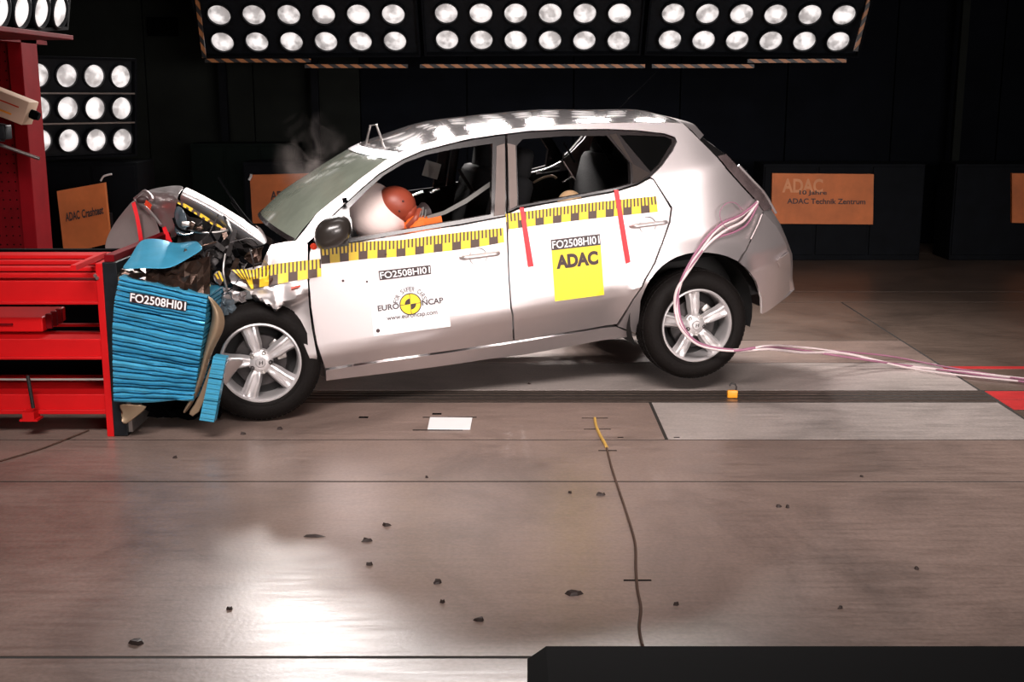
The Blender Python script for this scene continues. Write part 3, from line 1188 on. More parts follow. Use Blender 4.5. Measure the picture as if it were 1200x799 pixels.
def figure(name, verts, edges, radii, m, parent, root=0, sub=2):
    me = bpy.data.meshes.new(name)
    me.from_pydata([tuple(v) for v in verts], edges, [])
    me.materials.append(m)
    o = bpy.data.objects.new(name, me)
    link(o, parent)
    md = o.modifiers.new('skin', 'SKIN')
    for i, r in enumerate(radii):
        me.skin_vertices[0].data[i].radius = r if isinstance(r, tuple) else (r, r)
    me.skin_vertices[0].data[root].use_root = True
    md.use_smooth_shade = True
    s = o.modifiers.new('sub', 'SUBSURF')
    s.levels = s.render_levels = sub
    return o


hd = loc(464, 239, .33)
V = [Vector((1.12, .42, .62)), Vector((1.08, .42, .76)), Vector((1.00, .42, .88)), Vector((.93, .42, .93)), hd + Vector((.06, 0, -.04)),
     Vector((1.0, .24, .90)), Vector((.93, .18, .74)), Vector((.80, .24, .72)), Vector((1.0, .60, .90)), Vector((.93, .66, .74)), Vector((.80, .60, .72)),
     Vector((1.12, .32, .60)), Vector((.78, .28, .62)), Vector((.66, .28, .36)), Vector((.55, .28, .34)),
     Vector((1.12, .52, .60)), Vector((.78, .56, .62)), Vector((.66, .56, .36)), Vector((.55, .56, .34))]
Ed = [(0, 1), (1, 2), (2, 3), (3, 4), (2, 5), (5, 6), (6, 7), (2, 8), (8, 9), (9, 10), (0, 11), (11, 12), (12, 13), (13, 14), (0, 15), (15, 16), (16, 17), (17, 18)]
Rd = [.12, .13, .12, .065, .055, .065, .045, .035, .065, .045, .035, .09, .065, .05, .045, .09, .065, .05, .045]
figure('body', V, Ed, Rd, M['orangecloth'], dummy)
head = blob('head', hd, (.112, .095, .098), M['orange'], dummy, Matrix.Rotation(R_(25), 3, 'Y'), .0, 1)
blob('jaw', hd + Vector((.055, 0, -.05)), (.065, .07, .06), M['orange'], dummy, None, 0, 1)
MB().lathe([(.001, -.003), (.006, 0)], 10, Matrix.Translation(hd + Vector((0, -.097, -.03)))).build('head_plug', M['ink'], head)
MB().lathe([(.001, -.003), (.006, 0)], 10, Matrix.Translation(hd + Vector((.028, -.093, .02)))).build('head_plug', M['ink'], head)
MB().tube([hd + Vector((.05, 0, -.055)), hd + Vector((.115, 0, -.085)), hd + Vector((.16, .02, -.08))], [.062, .056, .07], 14).build('neck', mat('neck_rubber', (.03, .02, .02), .5), dummy, 60)
for k, (a, c_) in enumerate((((485, 262), (494, 244)), ((489, 262), (496, 243)), ((493, 261), (499, 246)), ((478, 266), (492, 246)))):
    MB().tube(catmull([loc(a[0], a[1], .24), loc((a[0] + c_[0]) / 2 + 2, (a[1] + c_[1]) / 2, .21), loc(c_[0], c_[1], .25)], 3), .004 if k < 3 else .016, 6).build('sensor_cable' if k < 3 else 'shoulder_strap', M['belt'] if k < 3 else M['orange'], dummy, 60)
mesh('vest', [loc(487, 259, .2), loc(517, 253, .2), loc(519, 262, .2), loc(480, 268, .2), loc(490, 256, .4), loc(514, 250, .4)], [[0, 1, 2, 3], [4, 5, 1, 0]], M['orangecloth'], dummy)
bt = MB()
rows = [[loc(500, 253, .22), loc(502, 257, .22)], [loc(520, 247, .2), loc(522, 251, .2)], [loc(545, 233, .2), loc(547, 238, .2)], [loc(574, 213, .22), loc(574, 219, .22)]]
vs = [p for r in rows for p in r]
mesh('seat_belt', vs, [[0, 1, 3, 2], [2, 3, 5, 4], [4, 5, 7, 6]], M['belt'], car)
# child dummy in the rear: only the top of its head clears the door
cd_ = bpy.data.objects.new('child_dummy', None)
link(cd_)
cd_.matrix_world = car.matrix_world.copy()
tag(cd_, 'small child dummy whose beige head just shows above the rear door', 'dummy')
ch = loc(668, 239, .42)
blob('head', ch, (.075, .075, .08), M['tanhead'], cd_)
figure('body', [ch + Vector((.03, 0, -.1)), ch + Vector((.05, 0, -.25)), ch + Vector((.05, 0, -.33)), ch + Vector((-.1, -.07, -.33)), ch + Vector((-.1, .07, -.33)), ch + Vector((.03, -.13, -.12)), ch + Vector((-.03, -.14, -.24)), ch + Vector((.03, .13, -.12)), ch + Vector((-.03, .14, -.24))],
       [(0, 1), (1, 2), (2, 3), (2, 4), (0, 5), (5, 6), (0, 7), (7, 8)], [.06, .08, .08, .045, .045, .035, .03, .035, .03], M['interior'], cd_, 1)

# ------------------------------------------------------------------ crushed front
def sheet(name, pts, faces, m, parent=car, sub=2, th=.004, jit=0, seed=1, ang=180, crease=None):
    """pts: (u, v, y) in the car frame; low cage subdivided into a bent sheet"""
    rr = random.Random(seed)
    vs = [loc(u, v, y) + Vector((rr.uniform(-jit, jit), rr.uniform(-jit, jit), rr.uniform(-jit, jit))) for u, v, y in pts]
    o = mesh(name, vs, faces, m, parent)
    for p in o.data.polygons:
        p.use_smooth = True
    if crease is not None:
        at_ = o.data.attributes.new('crease_edge', 'FLOAT', 'EDGE')
        for e in o.data.edges:
            if len([1 for f in o.data.polygons if set(e.vertices) <= set(f.vertices)]) == 1:
                at_.data[e.index].value = crease
            elif tuple(sorted(e.vertices)) in (crease_edges.get(name) or ()):
                at_.data[e.index].value = .9
    if th:
        s = o.modifiers.new('solid', 'SOLIDIFY')
        s.thickness = th
        s.offset = 0
    if sub:
        s = o.modifiers.new('sub', 'SUBSURF')
        s.levels = s.render_levels = sub
    return o


crease_edges = {}
# front wing as a folded panel on the body side
fold = [(292, 341), (308, 351), (323, 361), (333, 351), (345, 347), (362, 339)]
fpts = [loc(*p) for p in fold]


def wing_surf(x, z):
    y = surf(x, z)
    # height above the fold line at this x
    zf = None
    for a, b in zip(fpts[:-1], fpts[1:]):
        if a.x <= x <= b.x:
            zf = a.z + (b.z - a.z) * (x - a.x) / (b.x - a.x)
    if zf is None:
        zf = fpts[0].z if x < fpts[0].x else fpts[-1].z
    amt = math.exp(-((x - fpts[2].x) / .16) ** 2) * (1 - sst(.30, .40, x))
    amt = max(amt, .25 * (1 - sst(.33, .41, x)))
    d = z - zf
    if d > 0:
        y -= .085 * amt * math.exp(-d / .09)
        y += .008 * math.sin(x * 30) * math.exp(-((d - .05) / .05) ** 2) * (1 - sst(.3, .4, x))
    else:
        y += -.085 * amt * math.exp(-(d / .014) ** 2) + .085 * amt * (1 - math.exp(-(d / .03) ** 2)) * math.exp(-(d / .16) ** 2)
    if x < .15:
        y += .25 * (x - .15) ** 2 + .015 * math.sin(z * 60 + x * 20)
    return y


wing = panel('front_wing', [(306, 311), (310, 300), (317.5, 286.5), (335, 283), (353.7, 281.5), (361, 286), (361, 297), (360.7, 330), (363, 360), (366, 385), (372, 418), (370, 436), (363, 421), (354, 399.6), (349, 400 - 3), (340, 388), (328, 376), (316, 368), (304, 361), (296, 352), (292, 340), (281, 336), (271, 332), (268, 324), (271, 316), (285, 315)], [], M['paint_torn'], step=.017, fn=wing_surf, flange=.015)
dk = panel('wing_gap_shade', [(366, 362), (370, 391), (378, 425), (381, 433), (381, 445), (372, 438), (373, 418), (367, 385)], [], M['darkmetal'], off=-.03, flange=.02)  # dark sheet standing in for the shade in the gap between wing and door
# tape on the wing


def wing_pt(p, off=.016):
    d = ray(p[0], p[1])
    dn = d.dot(EY)
    base = (CAM - CO).dot(EY)
    yy = 0
    for _ in range(50):
        t = (yy - base) / dn
        P = CAM + d * t - CO
        x, z = P.dot(EX), P.dot(EZ)
        yy = .6 * yy + .4 * (wing_surf(x, z) - off)
    return Vector((x, yy, z))


ruler(wing, [(270, 316), (285, 315.5), (297, 316), (310, 311.5), (340, 307), (376, 303.5)], [(293, 337), (295, 338.5), (299, 337), (310, 335.6), (340, 330), (376.5, 324)], fn=wing_pt)
for k, (q, t_, b_) in enumerate((([(248, 320, .0), (258, 314, .02), (264, 326, -.01), (259, 336, .01), (250, 330, -.02)], [(250, 323), (257, 317)], [(258, 335), (262, 328)]),
                   ([(234, 331, .02), (243, 327, -.01), (252, 338, .0), (246, 347, -.01), (238, 341, .02)], [(236, 333), (243, 329)], [(246, 346), (250, 339)]))):
    scrap = sheet('wing_scrap', q, [[0, 1, 2], [0, 2, 3, 4]], M['paint_torn'], sub=1, th=.003)
    ruler(scrap, t_, b_, fn=lambda p: loc(p[0], p[1], -.03), u0=.02)
wr_ = random.Random(5)
# side badge shape on the wing, small dents
MB().tube([wing_pt((341, 338)), wing_pt((352, 335))], .006).build('side_marker', M['redlens'], wing, 60)

# bonnet: ridge runs from the buckled nose back to the screen corner
Y1, Y2, Y3 = .12, .42, .95
bon = [(205, 236, .40), (235, 253, .38), (262, 270.5, .36), (282, 283, .32), (300, 291, .27),
       (214, 222.5, .27), (241, 235.5, .22), (266, 250.5, .18), (287, 265.5, .16), (312, 286.5, .15),
       (217, 218, .62), (242.6, 231, .55), (267.6, 246, .50), (288, 261, .40), (316, 284, .24),
       (222, 222, 1.1), (246, 234, 1.1), (270, 247, 1.1), (290, 258, 1.1), (306, 264, 1.0),
       (215, 238, 1.6), (240, 246, 1.6), (262, 254, 1.62), (282, 262, 1.62), (296, 266, 1.6)]
fs = []
for j in range(4):
    for i in range(4):
        a = j * 5 + i
        fs.append([a, a + 1, a + 6, a + 5])
bonnet = sheet('bonnet', bon, fs, M['paint_torn'], sub=3, th=.006)
ruler(bonnet, [(206, 232.5), (235, 249.5), (262, 267)], [(205, 236.5), (234, 254), (261.5, 271.5)], fn=lambda p: loc(p[0], p[1], .30), m=tape_mat('bonnet_tape', tick=.1, block=.016), name='ruler_tape')
# nose half beyond the barrier
nose = [(118, 296, 1.25), (135, 299, 1.2), (165, 300, 1.1), (196, 298, 1.0),
        (129, 266, 1.35), (143, 270, 1.25), (163, 274, 1.15), (190, 278, 1.0),
        (146, 246, 1.4), (152, 248, 1.3), (166, 252, 1.15), (184, 258, 1.05),
        (157.5, 232, 1.45), (160, 236, 1.35), (166, 241, 1.2), (174, 246, 1.15)]
fs = []
for j in range(3):
    for i in range(3):
        a = j * 4 + i
        fs.append([a, a + 1, a + 5, a + 4])
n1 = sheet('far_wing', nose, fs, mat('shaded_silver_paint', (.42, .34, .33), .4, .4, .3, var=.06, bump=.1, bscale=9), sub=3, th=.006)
fs = []
nose2 = [(158, 233, 1.4), (172, 221.5, 1.35), (193, 218.5, 1.15), (207, 216.5, .95), (218, 218.5, .70),
         (166, 241, 1.2), (178, 234, 1.1), (192, 227, .95), (200, 224, .8), (211, 225, .58),
         (176, 249, 1.1), (185, 245, 1.0), (196, 241, .85), (203, 238, .65), (206.5, 235.5, .40),
         (188, 264, 1.0), (193, 262, .95), (198, 259, .85), (202, 257, .75), (205, 255, .65),
         (200, 279, .95), (202, 279, .9), (204, 279, .85), (206, 278, .8), (207, 277, .75)]
for j in range(4):
    for i in range(4):
        a = j * 5 + i
        fs.append([a, a + 1, a + 6, a + 5])
n2 = sheet('bonnet_fold', nose2, fs, M['paint_torn'], sub=3, th=.006)
ruler(n1, [(154, 238), (159, 258), (163, 283)], [(158.5, 236), (163.5, 257), (168, 283)], fn=lambda p: loc(p[0], p[1], 1.06), m=M['tapered'], name='red_tape')
ruler(n2, [(190, 267), (193, 276), (197, 286)], [(194, 265), (198, 274), (202, 284)], fn=lambda p: loc(p[0], p[1], .80), m=M['tapered'], name='red_tape')
ruler(n2, [(169, 240), (173, 243), (176, 246)], [(171, 234), (175, 237), (178, 240)], fn=lambda p: loc(p[0], p[1], 1.0), m=M['redlens'], name='red_tape')
MB().tube(catmull([loc(158, 233, 1.3), loc(163, 229, 1.2), loc(170, 224, 1.15), (loc(177, 230, 1.05)), loc(178, 234, 1.0)], 4), .010, 8).build('torn_edge', M['paint'], n2, 60)
MB().tube(catmull([loc(158, 233, 1.3), loc(161, 237, 1.15), loc(167, 241, 1.08), loc(175, 247, 1.0), loc(189, 264, .9)], 4), .009, 8).build('torn_edge', M['paint'], n2, 60)
blob('torn_hole', loc(167, 234, 1.1), (.035, .02, .022), M['ink'], n2)
# headlamp
hl = sheet('headlamp', [(205, 238, .3), (216, 243, .25), (222, 262, .25), (216, 277, .25), (204, 278, .3), (203, 258, .32)], [[0, 1, 5], [1, 2, 5], [2, 3, 4, 5]], M['headlamp'], sub=2, th=.02)
MB().tube(catmull([loc(208, 272, .2), loc(216, 275, .2), loc(226, 273, .2)], 4), .006).build('lamp_bezel', M['chrome'], hl, 60)
# lower bonnet hinge plates
sheet('bonnet_hinge', [(262, 252, .1), (266, 256, .08), (277, 280, .08), (273, 282, .1)], [[0, 1, 2, 3]], M['darkmetal'], sub=0, th=.01)
sheet('bonnet_hinge', [(263, 258, .08), (266, 257, .07), (278, 283, .07), (275, 283, .08)], [[0, 1, 2, 3]], M['steel'], sub=0, th=.006)


def crumple(name, c, nx, ny, amp, m, parent=car, seed=0, flat=True, off=0, th=.004):
    """bent foil between four corners given as (u, v, y)"""
    rr = random.Random(seed)
    P = [loc(*q) for q in c]
    vs, fs = [], []
    for j in range(ny + 1):
        for i in range(nx + 1):
            a, b = i / nx, j / ny
            p = (P[3].lerp(P[2], a)).lerp(P[0].lerp(P[1], a), b)
            k = amp if 0 < i < nx and 0 < j < ny else amp * .45
            p = p + Vector((rr.uniform(-k, k), rr.uniform(-k, k) * 1.4, rr.uniform(-k, k)))
            vs.append(p)
    for j in range(ny):
        for i in range(nx):
            a = j * (nx + 1) + i
            if (i + j) % 2:
                fs += [[a, a + 1, a + nx + 2], [a, a + nx + 2, a + nx + 1]]
            else:
                fs += [[a, a + 1, a + nx + 1], [a + 1, a + nx + 2, a + nx + 1]]
    o = mesh(name, vs, fs, m, parent, None if flat else 60)
    s = o.modifiers.new('solid', 'SOLIDIFY')
    s.thickness = th
    return o


crumple('engine_block', [(214, 250, .35), (300, 290, .25), (300, 330, .30), (205, 310, .35)], 12, 8, .035, M['darkmetal'], seed=2)
crumple('engine_shroud', [(208, 246, .5), (262, 268, .5), (290, 320, .5), (205, 320, .5)], 8, 6, .03, M['blackmatt'], seed=3)
crumple('crushed_foil', [(150, 318, .0), (226, 296, .05), (250, 310, .05), (240, 346, .0)], 16, 7, .022, M['bronze'], seed=4)
crumple('crushed_foil', [(222, 300, .05), (262, 290, .12), (300, 320, .10), (245, 340, .02)], 12, 8, .026, M['darkmetal'], seed=9)
0 and crumple('crushed_foil', [(240, 318, .04), (258, 310, .05), (268, 322, .05), (246, 343, .04)], 6, 6, .02, M['paint_torn'], seed=11)
crumple('crushed_foil', [(288, 296, .08), (308, 288, .12), (306, 312, .1), (284, 312, .06)], 5, 4, .015, M['bronze'], seed=13)
crumple('crushed_foil', [(260, 338, .03), (288, 342, .03), (288, 354, .05), (262, 350, .03)], 6, 4, .014, M['paint_torn'], seed=21)
crumple('crushed_foil', [(250, 346, .02), (270, 342, .02), (278, 364, .03), (260, 384, .02)], 5, 6, .014, M['headlamp'], seed=23)
rr = random.Random(12)
cols = [M['darkmetal'], M['blackmatt'], M['bronze'], M['darkmetal'], M['blackmatt'], M['darkmetal'], M['steel']]
for k in range(46):                                  # hoses, struts and torn brackets in the engine bay
    u = rr.uniform(212, 300)
    v = 255 + (u - 212) * .40 + rr.uniform(0, 48)
    a = loc(u, v, rr.uniform(.0, .2))
    an = rr.uniform(0, math.pi)
    L = rr.uniform(.03, .11)
    d = Vector((math.cos(an) * L, rr.uniform(-.03, .03), math.sin(an) * L))
    mm_ = cols[k % 7]
    if k % 3 == 0:
        MB().tube(catmull([a - d, a + Vector((rr.uniform(-.03, .03), -.03, rr.uniform(-.03, .03))), a + d], 5), rr.uniform(.003, .008), 6).build('hose', mm_, car, 60)
    elif k % 3 == 1:
        w_ = Vector((-d.z, 0, d.x)).normalized() * rr.uniform(.006, .016)
        mesh('torn_bracket', [a - d - w_, a + Vector((0, -.03, 0)) - w_, a + d - w_, a - d + w_, a + Vector((0, -.03, 0)) + w_, a + d + w_], [[0, 1, 4, 3], [1, 2, 5, 4]], mm_, car)
    else:
        MB().box((-.02, -.02, -.012), (.02, .02, .012), Matrix.Translation(a) @ Matrix.Rotation(an, 4, 'Y'), bev=.004).build('engine_part', mm_, car, 60)
# front bumper remains low behind the block
crumple('bumper_remains', [(160, 470, .1), (258, 440, .12), (258, 492, .1), (175, 486, .1)], 10, 6, .03, M['blackmatt'], seed=31)
# wiper
MB().tube(catmull([loc(256, 208, .75), loc(266, 224, .72), loc(280, 244, .66), loc(296, 264, .6)], 4), [.006] * 13, 6).build('wiper', M['blackmatt'], car, 60)
MB().tube(catmull([loc(272, 236, .74), loc(283, 250, .7), loc(300, 268, .6)], 4), .011, 6).build('wiper', M['blackmatt'], car, 60)
MB().box((-.012, -.01, -.012), (.012, .01, .012), Matrix.Translation(loc(404, 234.5, .02))).build('sensor_clip', M['blackmatt'], car)
# cowl below the screen
cow = [[loc(300, 268, 1.5), loc(304, 270, 1.2), loc(312, 276, .8), loc(326, 284, .4), loc(346, 285, .12)],
       [loc(296, 272, 1.5), loc(302, 277, 1.2), loc(309, 283, .8), loc(318, 288, .4), loc(330, 290, .12)]]
loft('cowl', cow, M['blacktrim'])
# thin twin-legged bracket on the roof, whip aerial at its rear
MB().tube([loc(429, 168, .9), loc(434, 147, .9), loc(441, 146, .9), loc(447, 163, .9)], .007, 6).build('roof_bracket', M['steel'], car, 60)
MB().tube([loc(721, 130, .9), loc(729, 124, .9), loc(770, 84, .9)], [.006, .004, .002], 6).build('aerial', M['blackmatt'], car, 60)

# ------------------------------------------------------------------ barrier: frame
YB = 5.86
bar = empty('crash_barrier', Vector((-2.4, 6.0, 0)), 'bright red steel barrier with black face plate carrying the blue block', 'barrier')
bi = Vector((-2.4, 6.0, 0))


def zb_(v, Y=YB):
    return at(60, v, Y).z


def bbox(name, x0, x1, y0, y1, v0, v1, m, lab=None):
    z1, z0 = zb_(v0, y0), zb_(v1, y0)
    o = MB().box((x0, y0, z0), (x1, y1, z1), Matrix.Translation(-bi), bev=.004).build(name, m, bar)
    return o


XP = -2.055
bbox('beam', -4.2, XP, YB, YB + .12, 329, 357, M['red'])
bbox('beam', -4.2, XP, YB, YB + .12, 397, 421.5, M['red'])
bbox('beam', -4.2, XP, YB, YB + .12, 462, 485.5, M['red'])
bbox('beam_flange', -4.2, XP, YB - .02, YB, 353.5, 357, M['red'])
bbox('beam_flange', -4.2, XP, YB - .02, YB, 418, 421.5, M['red'])
bbox('beam_flange', -4.2, XP, YB - .02, YB, 480, 485.5, M['red'])
bbox('rail', -4.2, XP, YB + .0, YB + .05, 320.5, 325.5, M['red'])
bbox('rail', -4.2, XP, YB + .06, YB + .12, 313, 318, M['red'])
bbox('rail', -4.2, XP, YB + .15, YB + .20, 305.5, 310.5, M['red'])
bbox('rail', -4.2, XP, YB + .27, YB + .40, 299, 303.5, M['red'])
bbox('rail', -4.2, XP, YB + .25, YB + .29, 389, 393.5, M['red'])
bbox('rail', -4.2, XP, YB + .25, YB + .29, 380, 383, M['red'])
bbox('rail', -4.2, XP, YB + .25, YB + .30, 448, 457, M['red'])
bbox('rail', -4.2, XP, YB + .35, YB + .40, 441.5, 443.5, M['red'])
ztop = at(120, 308, YB).z
MB().box((XP, YB - .02, 0.0), (XP + .035, YB + .10, ztop), Matrix.Translation(-bi), bev=.003).build('post', M['red'], bar)
MB().box((XP, YB + .85, 0.0), (XP + .035, YB + .97, ztop), Matrix.Translation(-bi), bev=.003).build('post', M['red'], bar)
MB().box((XP, YB + .1, ztop - .08), (XP + .035, YB + .85, ztop), Matrix.Translation(-bi), bev=.003).build('cross_beam', M['red'], bar)
fp = MB().box((XP + .035, YB - .02, .005), (XP + .105, YB + 1.0, ztop + .005), Matrix.Translation(-bi), bev=.003).build('face_plate', M['black'], bar)
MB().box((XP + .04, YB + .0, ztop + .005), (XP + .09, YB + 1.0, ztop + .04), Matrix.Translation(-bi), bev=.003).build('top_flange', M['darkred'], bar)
a, c_ = onz(86, 314, ztop + .01), onz(122, 298, ztop + .01)
MB().tube([a - bi, c_ - bi], .018, 4).build('brace', M['red'], bar)
MB().box((-4.2, YB + .9, .1), (XP, YB + .95, ztop - .05), Matrix.Translation(-bi)).build('rear_plate', M['blackmatt'], bar)
for u, v in ((111, 323), (113.5, 326)):
    p = at(u, v, YB - .03) - bi
    MB().lathe([(.001, 0), (.008, 0), (.009, .01)], 8, Matrix.Translation(p)).build('bolt', M['steel'], bar)
# shim stack between plate and block
for k in range(14):
    z = .35 + k * .034
    MB().box((XP + .105, YB - .01, z), (XP + .135 - .012 * (k > 9), YB + .9, z + .026), Matrix.Translation(-bi)).build('shim', M['tan'], bar)
MB().box((XP + .105, YB + .0, .02), (XP + .125, YB + .6, .35), Matrix.Translation(-bi)).build('shim', M['steel'], bar)
# clamp on the lowest beam
cl = empty('screw_clamp', at(38, 492, YB - .03), 'red screw clamp with black threaded rod on the lowest barrier beam', 'clamp')
c0 = cl.location
MB().tube([at(32.5, 440, YB - .07) - c0, at(39, 478, YB - .07) - c0], .010, 8).build('threaded_rod', M['darkmetal'], cl, 60)
MB().box((-.045, -.05, .005), (.045, .03, .015)).box((-.028, -.05, .015), (.03, .03, .052)).build('clamp_foot', M['red'], cl)
# tray lying in the frame
tr = empty('red_tool_tray', at(25, 388, YB + .12), 'flat red metal tray with handle slots lying inside the barrier frame', 'tray')
c0 = tr.location
b = MB()
x0, x1 = at(-60, 380, YB + .1).x - c0.x, at(50, 380, YB + .1).x - c0.x
b.box((x0, -.02, .0), (x1, .30, .075), bev=.006)
b.build('tray_body', M['red'], tr)
for k in range(3):
    MB().box((x1 + .001, .02 + k * .07, .01), (x1 + .03, .04 + k * .07, .085)).build('tray_hinge', M['darkred'], tr)
MB().box((x0, -.03, .035), (x1 - .15, -.02, .045)).build('tray_rib', M['darkred'], tr)

# ------------------------------------------------------------------ barrier: crushed honeycomb block
YK = 5.76
blk = empty('barrier_block', Vector((-1.75, YK, .17)), 'bright blue crushed honeycomb barrier block of stacked layers in front of the car', 'barrier block')
bo = Vector((-1.75, YK, .17))
NL = 25
rr = random.Random(3)
LE = [(140, 323), (134, 352), (131.5, 385), (132, 430), (133, 471)]
RE = [(243, 346), (241, 370), (237, 400), (231, 440), (226, 470)]


def interp(pts, v):
    for a, b in zip(pts[:-1], pts[1:]):
        if a[1] <= v <= b[1]:
            t = (v - a[1]) / (b[1] - a[1])
            return a[0] + (b[0] - a[0]) * t
    return pts[-1][0]


lv = [0.0]
for k in range(NL):
    lv.append(lv[-1] + rr.uniform(.6, 1.4))
lv = [x / lv[-1] for x in lv]
wob = [[rr.uniform(-.8, .8) for _ in range(9)] for _ in range(NL + 1)]


def edge_pt(k, a):
    f = lv[k]
    vl = 323 + (471 - 323) * f
    vr = 346 + (470 - 346) * min(1, f * 1.02 + .06 * math.sin(f * 3.14) ** 2)
    if k == NL:
        vr = 466
    ul, ur = interp(LE, vl), interp(RE, min(470, vr))
    u = ul + (ur - ul) * a
    v = vl + (vr - vl) * a
    i = min(7, int(a * 8))
    t = a * 8 - i
    ww = wob[k][i] * (1 - t) + wob[k][i + 1] * t
    if 0 < k < NL:
        v += ww
    if k == NL:
        v += 6 * math.sin(math.pi * a) ** 1 * .6
    return u, v


for k in range(NL):
    vs, fs = [], []
    n = 8
    tilt = rr.uniform(-.006, .014)
    for i in range(n + 1):
        a = i / n
        u0, v0 = edge_pt(k, a)
        u1, v1 = edge_pt(k + 1, a)
        yo = rr.uniform(-.004, .004)
        pt = at(u0, v0 + .9, YK + yo + tilt)
        pm = at((u0 + u1) / 2, (v0 + v1) / 2, YK + yo - .009)
        pb = at(u1, v1 - .8, YK + yo)
        vs += [pt + Vector((0, .55, .0)) - bo, pt - bo, pm - bo, pb - bo, pb + Vector((0, .55, 0)) - bo]
    for i in range(n):
        for j in range(4):
            q = i * 5 + j
            fs.append([q, q + 1, q + 6, q + 5])
    fs += [[0, 1, 2, 3, 4], [n * 5 + j for j in (4, 3, 2, 1, 0)]]
    mesh('honeycomb_layer', vs, fs, M['blue'], blk)
bkp = lambda p, off: at(p[0], p[1], YK - .014 - off) - bo
lc = [(152.5, 342), (219, 353), (218, 365), (151.5, 354)]
sticker('id_label', bkp, lc, M['lblack'], blk, 1, .0)
lettering('lettering', bkp, lc, 'FO2508HI01', (.01, .08, .99, .92), M['lwhite'], blk, .02, .003)


def wsheet(name, pts, faces, m, parent, sub=2, th=.004, orig=Vector((0, 0, 0))):
    """cage of (u, v, Y) points of the place"""
    vs = [at(u, v, Y) - orig for u, v, Y in pts]
    o = mesh(name, vs, faces, m, parent)
    for p in o.data.polygons:
        p.use_smooth = True
    s = o.modifiers.new('solid', 'SOLIDIFY')
    s.thickness = th
    s.offset = 0
    if sub:
        s = o.modifiers.new('sub', 'SUBSURF')
        s.levels = s.render_levels = sub
    return o


# blue cladding lid thrown up behind the block
wsheet('cover_sheet', [(136, 318, 5.80), (163, 314, 5.80), (188, 316, 5.82), (203, 314, 5.85), (222, 302, 5.9), (240, 292, 5.95),
                       (152, 304, 5.92), (170, 299, 5.93), (190, 300, 5.95), (206, 299, 5.98), (219, 294, 6.0), (236, 287, 6.02),
                       (162, 280, 6.15), (178, 278, 6.15), (193, 280, 6.16), (205, 285, 6.16), (219, 283, 6.16), (231, 281, 6.16)],
       [[0, 1, 7, 6], [1, 2, 8, 7], [2, 3, 9, 8], [3, 4, 10, 9], [4, 5, 11, 10], [6, 7, 13, 12], [7, 8, 14, 13], [8, 9, 15, 14], [9, 10, 16, 15], [10, 11, 17, 16]],
       M['blue'], blk, 2, .004, bo)
# dark brown bent cladding between lid and block
rr = random.Random(8)
pts, fs = [], []
for j in range(5):
    for i in range(15):
        a, b = i / 14, j / 4
        u = 141 + (246 - 141) * a
        v = (322 + 24 * a) * (1 - b) + (316 - 16 * a ** 2) * b
        pts.append((u, v + rr.uniform(-3, 3) * (0 < j < 4), YK + .03 + .14 * b + rr.uniform(-.035, .035)))
for j in range(4):
    for i in range(14):
        a = j * 15 + i
        fs.append([a, a + 1, a + 16, a + 15])
o = wsheet('bent_cladding', pts, fs, M['bronze'], blk, 0, .004, bo)
for p_ in o.data.polygons:
    p_.use_smooth = False
# tan aluminium cladding bulging on the wheel side
prof = [(244, 346), (252, 352), (262, 364), (264.5, 377), (262, 389), (254, 402), (246, 420), (241, 440), (234, 458), (226, 474), (216, 486)]
back = [(244, 350), (246, 356), (248, 366), (246, 378), (243, 390), (240, 402), (236, 420), (232, 438), (226, 456), (220, 470), (214, 482)]
pts = []
for j, (p, q) in enumerate(zip(prof, back)):
    pts += [(p[0], p[1], YK + .05), ((p[0] + q[0]) / 2, (p[1] + q[1]) / 2, YK + .005), (q[0], q[1], YK + .02), (q[0] + 3, q[1], YK + .35)]
fs = []
for j in range(len(prof) - 1):
    for i in range(3):
        a = j * 4 + i
        fs.append([a, a + 1, a + 5, a + 4])
wsheet('cladding', pts, fs, M['tan'], blk, 2, .003, bo)
wsheet('cladding', [(216, 486, YK), (234, 493, YK), (250, 440, YK), (254, 415, YK + .02), (246, 428, YK), (238, 452, YK), (228, 475, YK)], [[0, 1, 6], [1, 2, 5, 6], [2, 3, 4, 5]], M['tan'], blk, 1, .003, bo)
wsheet('cladding', [(137, 472, YK), (150, 474, YK - .02), (182, 473, YK), (160, 488, YK - .02), (147, 500, YK), (140, 494, YK - .03), (143, 484, YK + .03)], [[0, 1, 6], [1, 2, 3, 6], [6, 3, 4, 5]], M['tan'], blk, 1, .003, bo)
# folded blue strip leaning on the wheel: three lengths with ribs
ss = empty('blue_strip', at(243, 495, 5.70), 'narrow ribbed blue honeycomb strip leaning beside the front wheel', 'barrier strip')
so = ss.location.copy()
L0, R0_, L1, R1 = (250, 417.5), (265, 419.5), (233.5, 492.5), (250.5, 495)
N = 26
for k in range(N):
    a0, a1 = k / N, (k + .88 - (.45 if k in (8, 17) else 0)) / N
    q = [Vector(L0).lerp(Vector(L1), a0), Vector(R0_).lerp(Vector(R1), a0), Vector(R0_).lerp(Vector(R1), a1), Vector(L0).lerp(Vector(L1), a1)]
    vs = [at(p.x, p.y, 5.70 + (.004 if k % 2 else 0)) - so for p in q]
    vs += [v + Vector((0, .06, 0)) for v in vs]
    mesh('strip_rib', vs, [[0, 3, 2, 1], [4, 5, 6, 7], [0, 1, 5, 4], [1, 2, 6, 5], [2, 3, 7, 6], [3, 0, 4, 7]], M['blue'], ss)
q = [at(L0[0], L0[1], 5.72) - so, at(R0_[0], R0_[1], 5.72) - so, at(R1[0], R1[1], 5.72) - so, at(L1[0], L1[1], 5.72) - so]
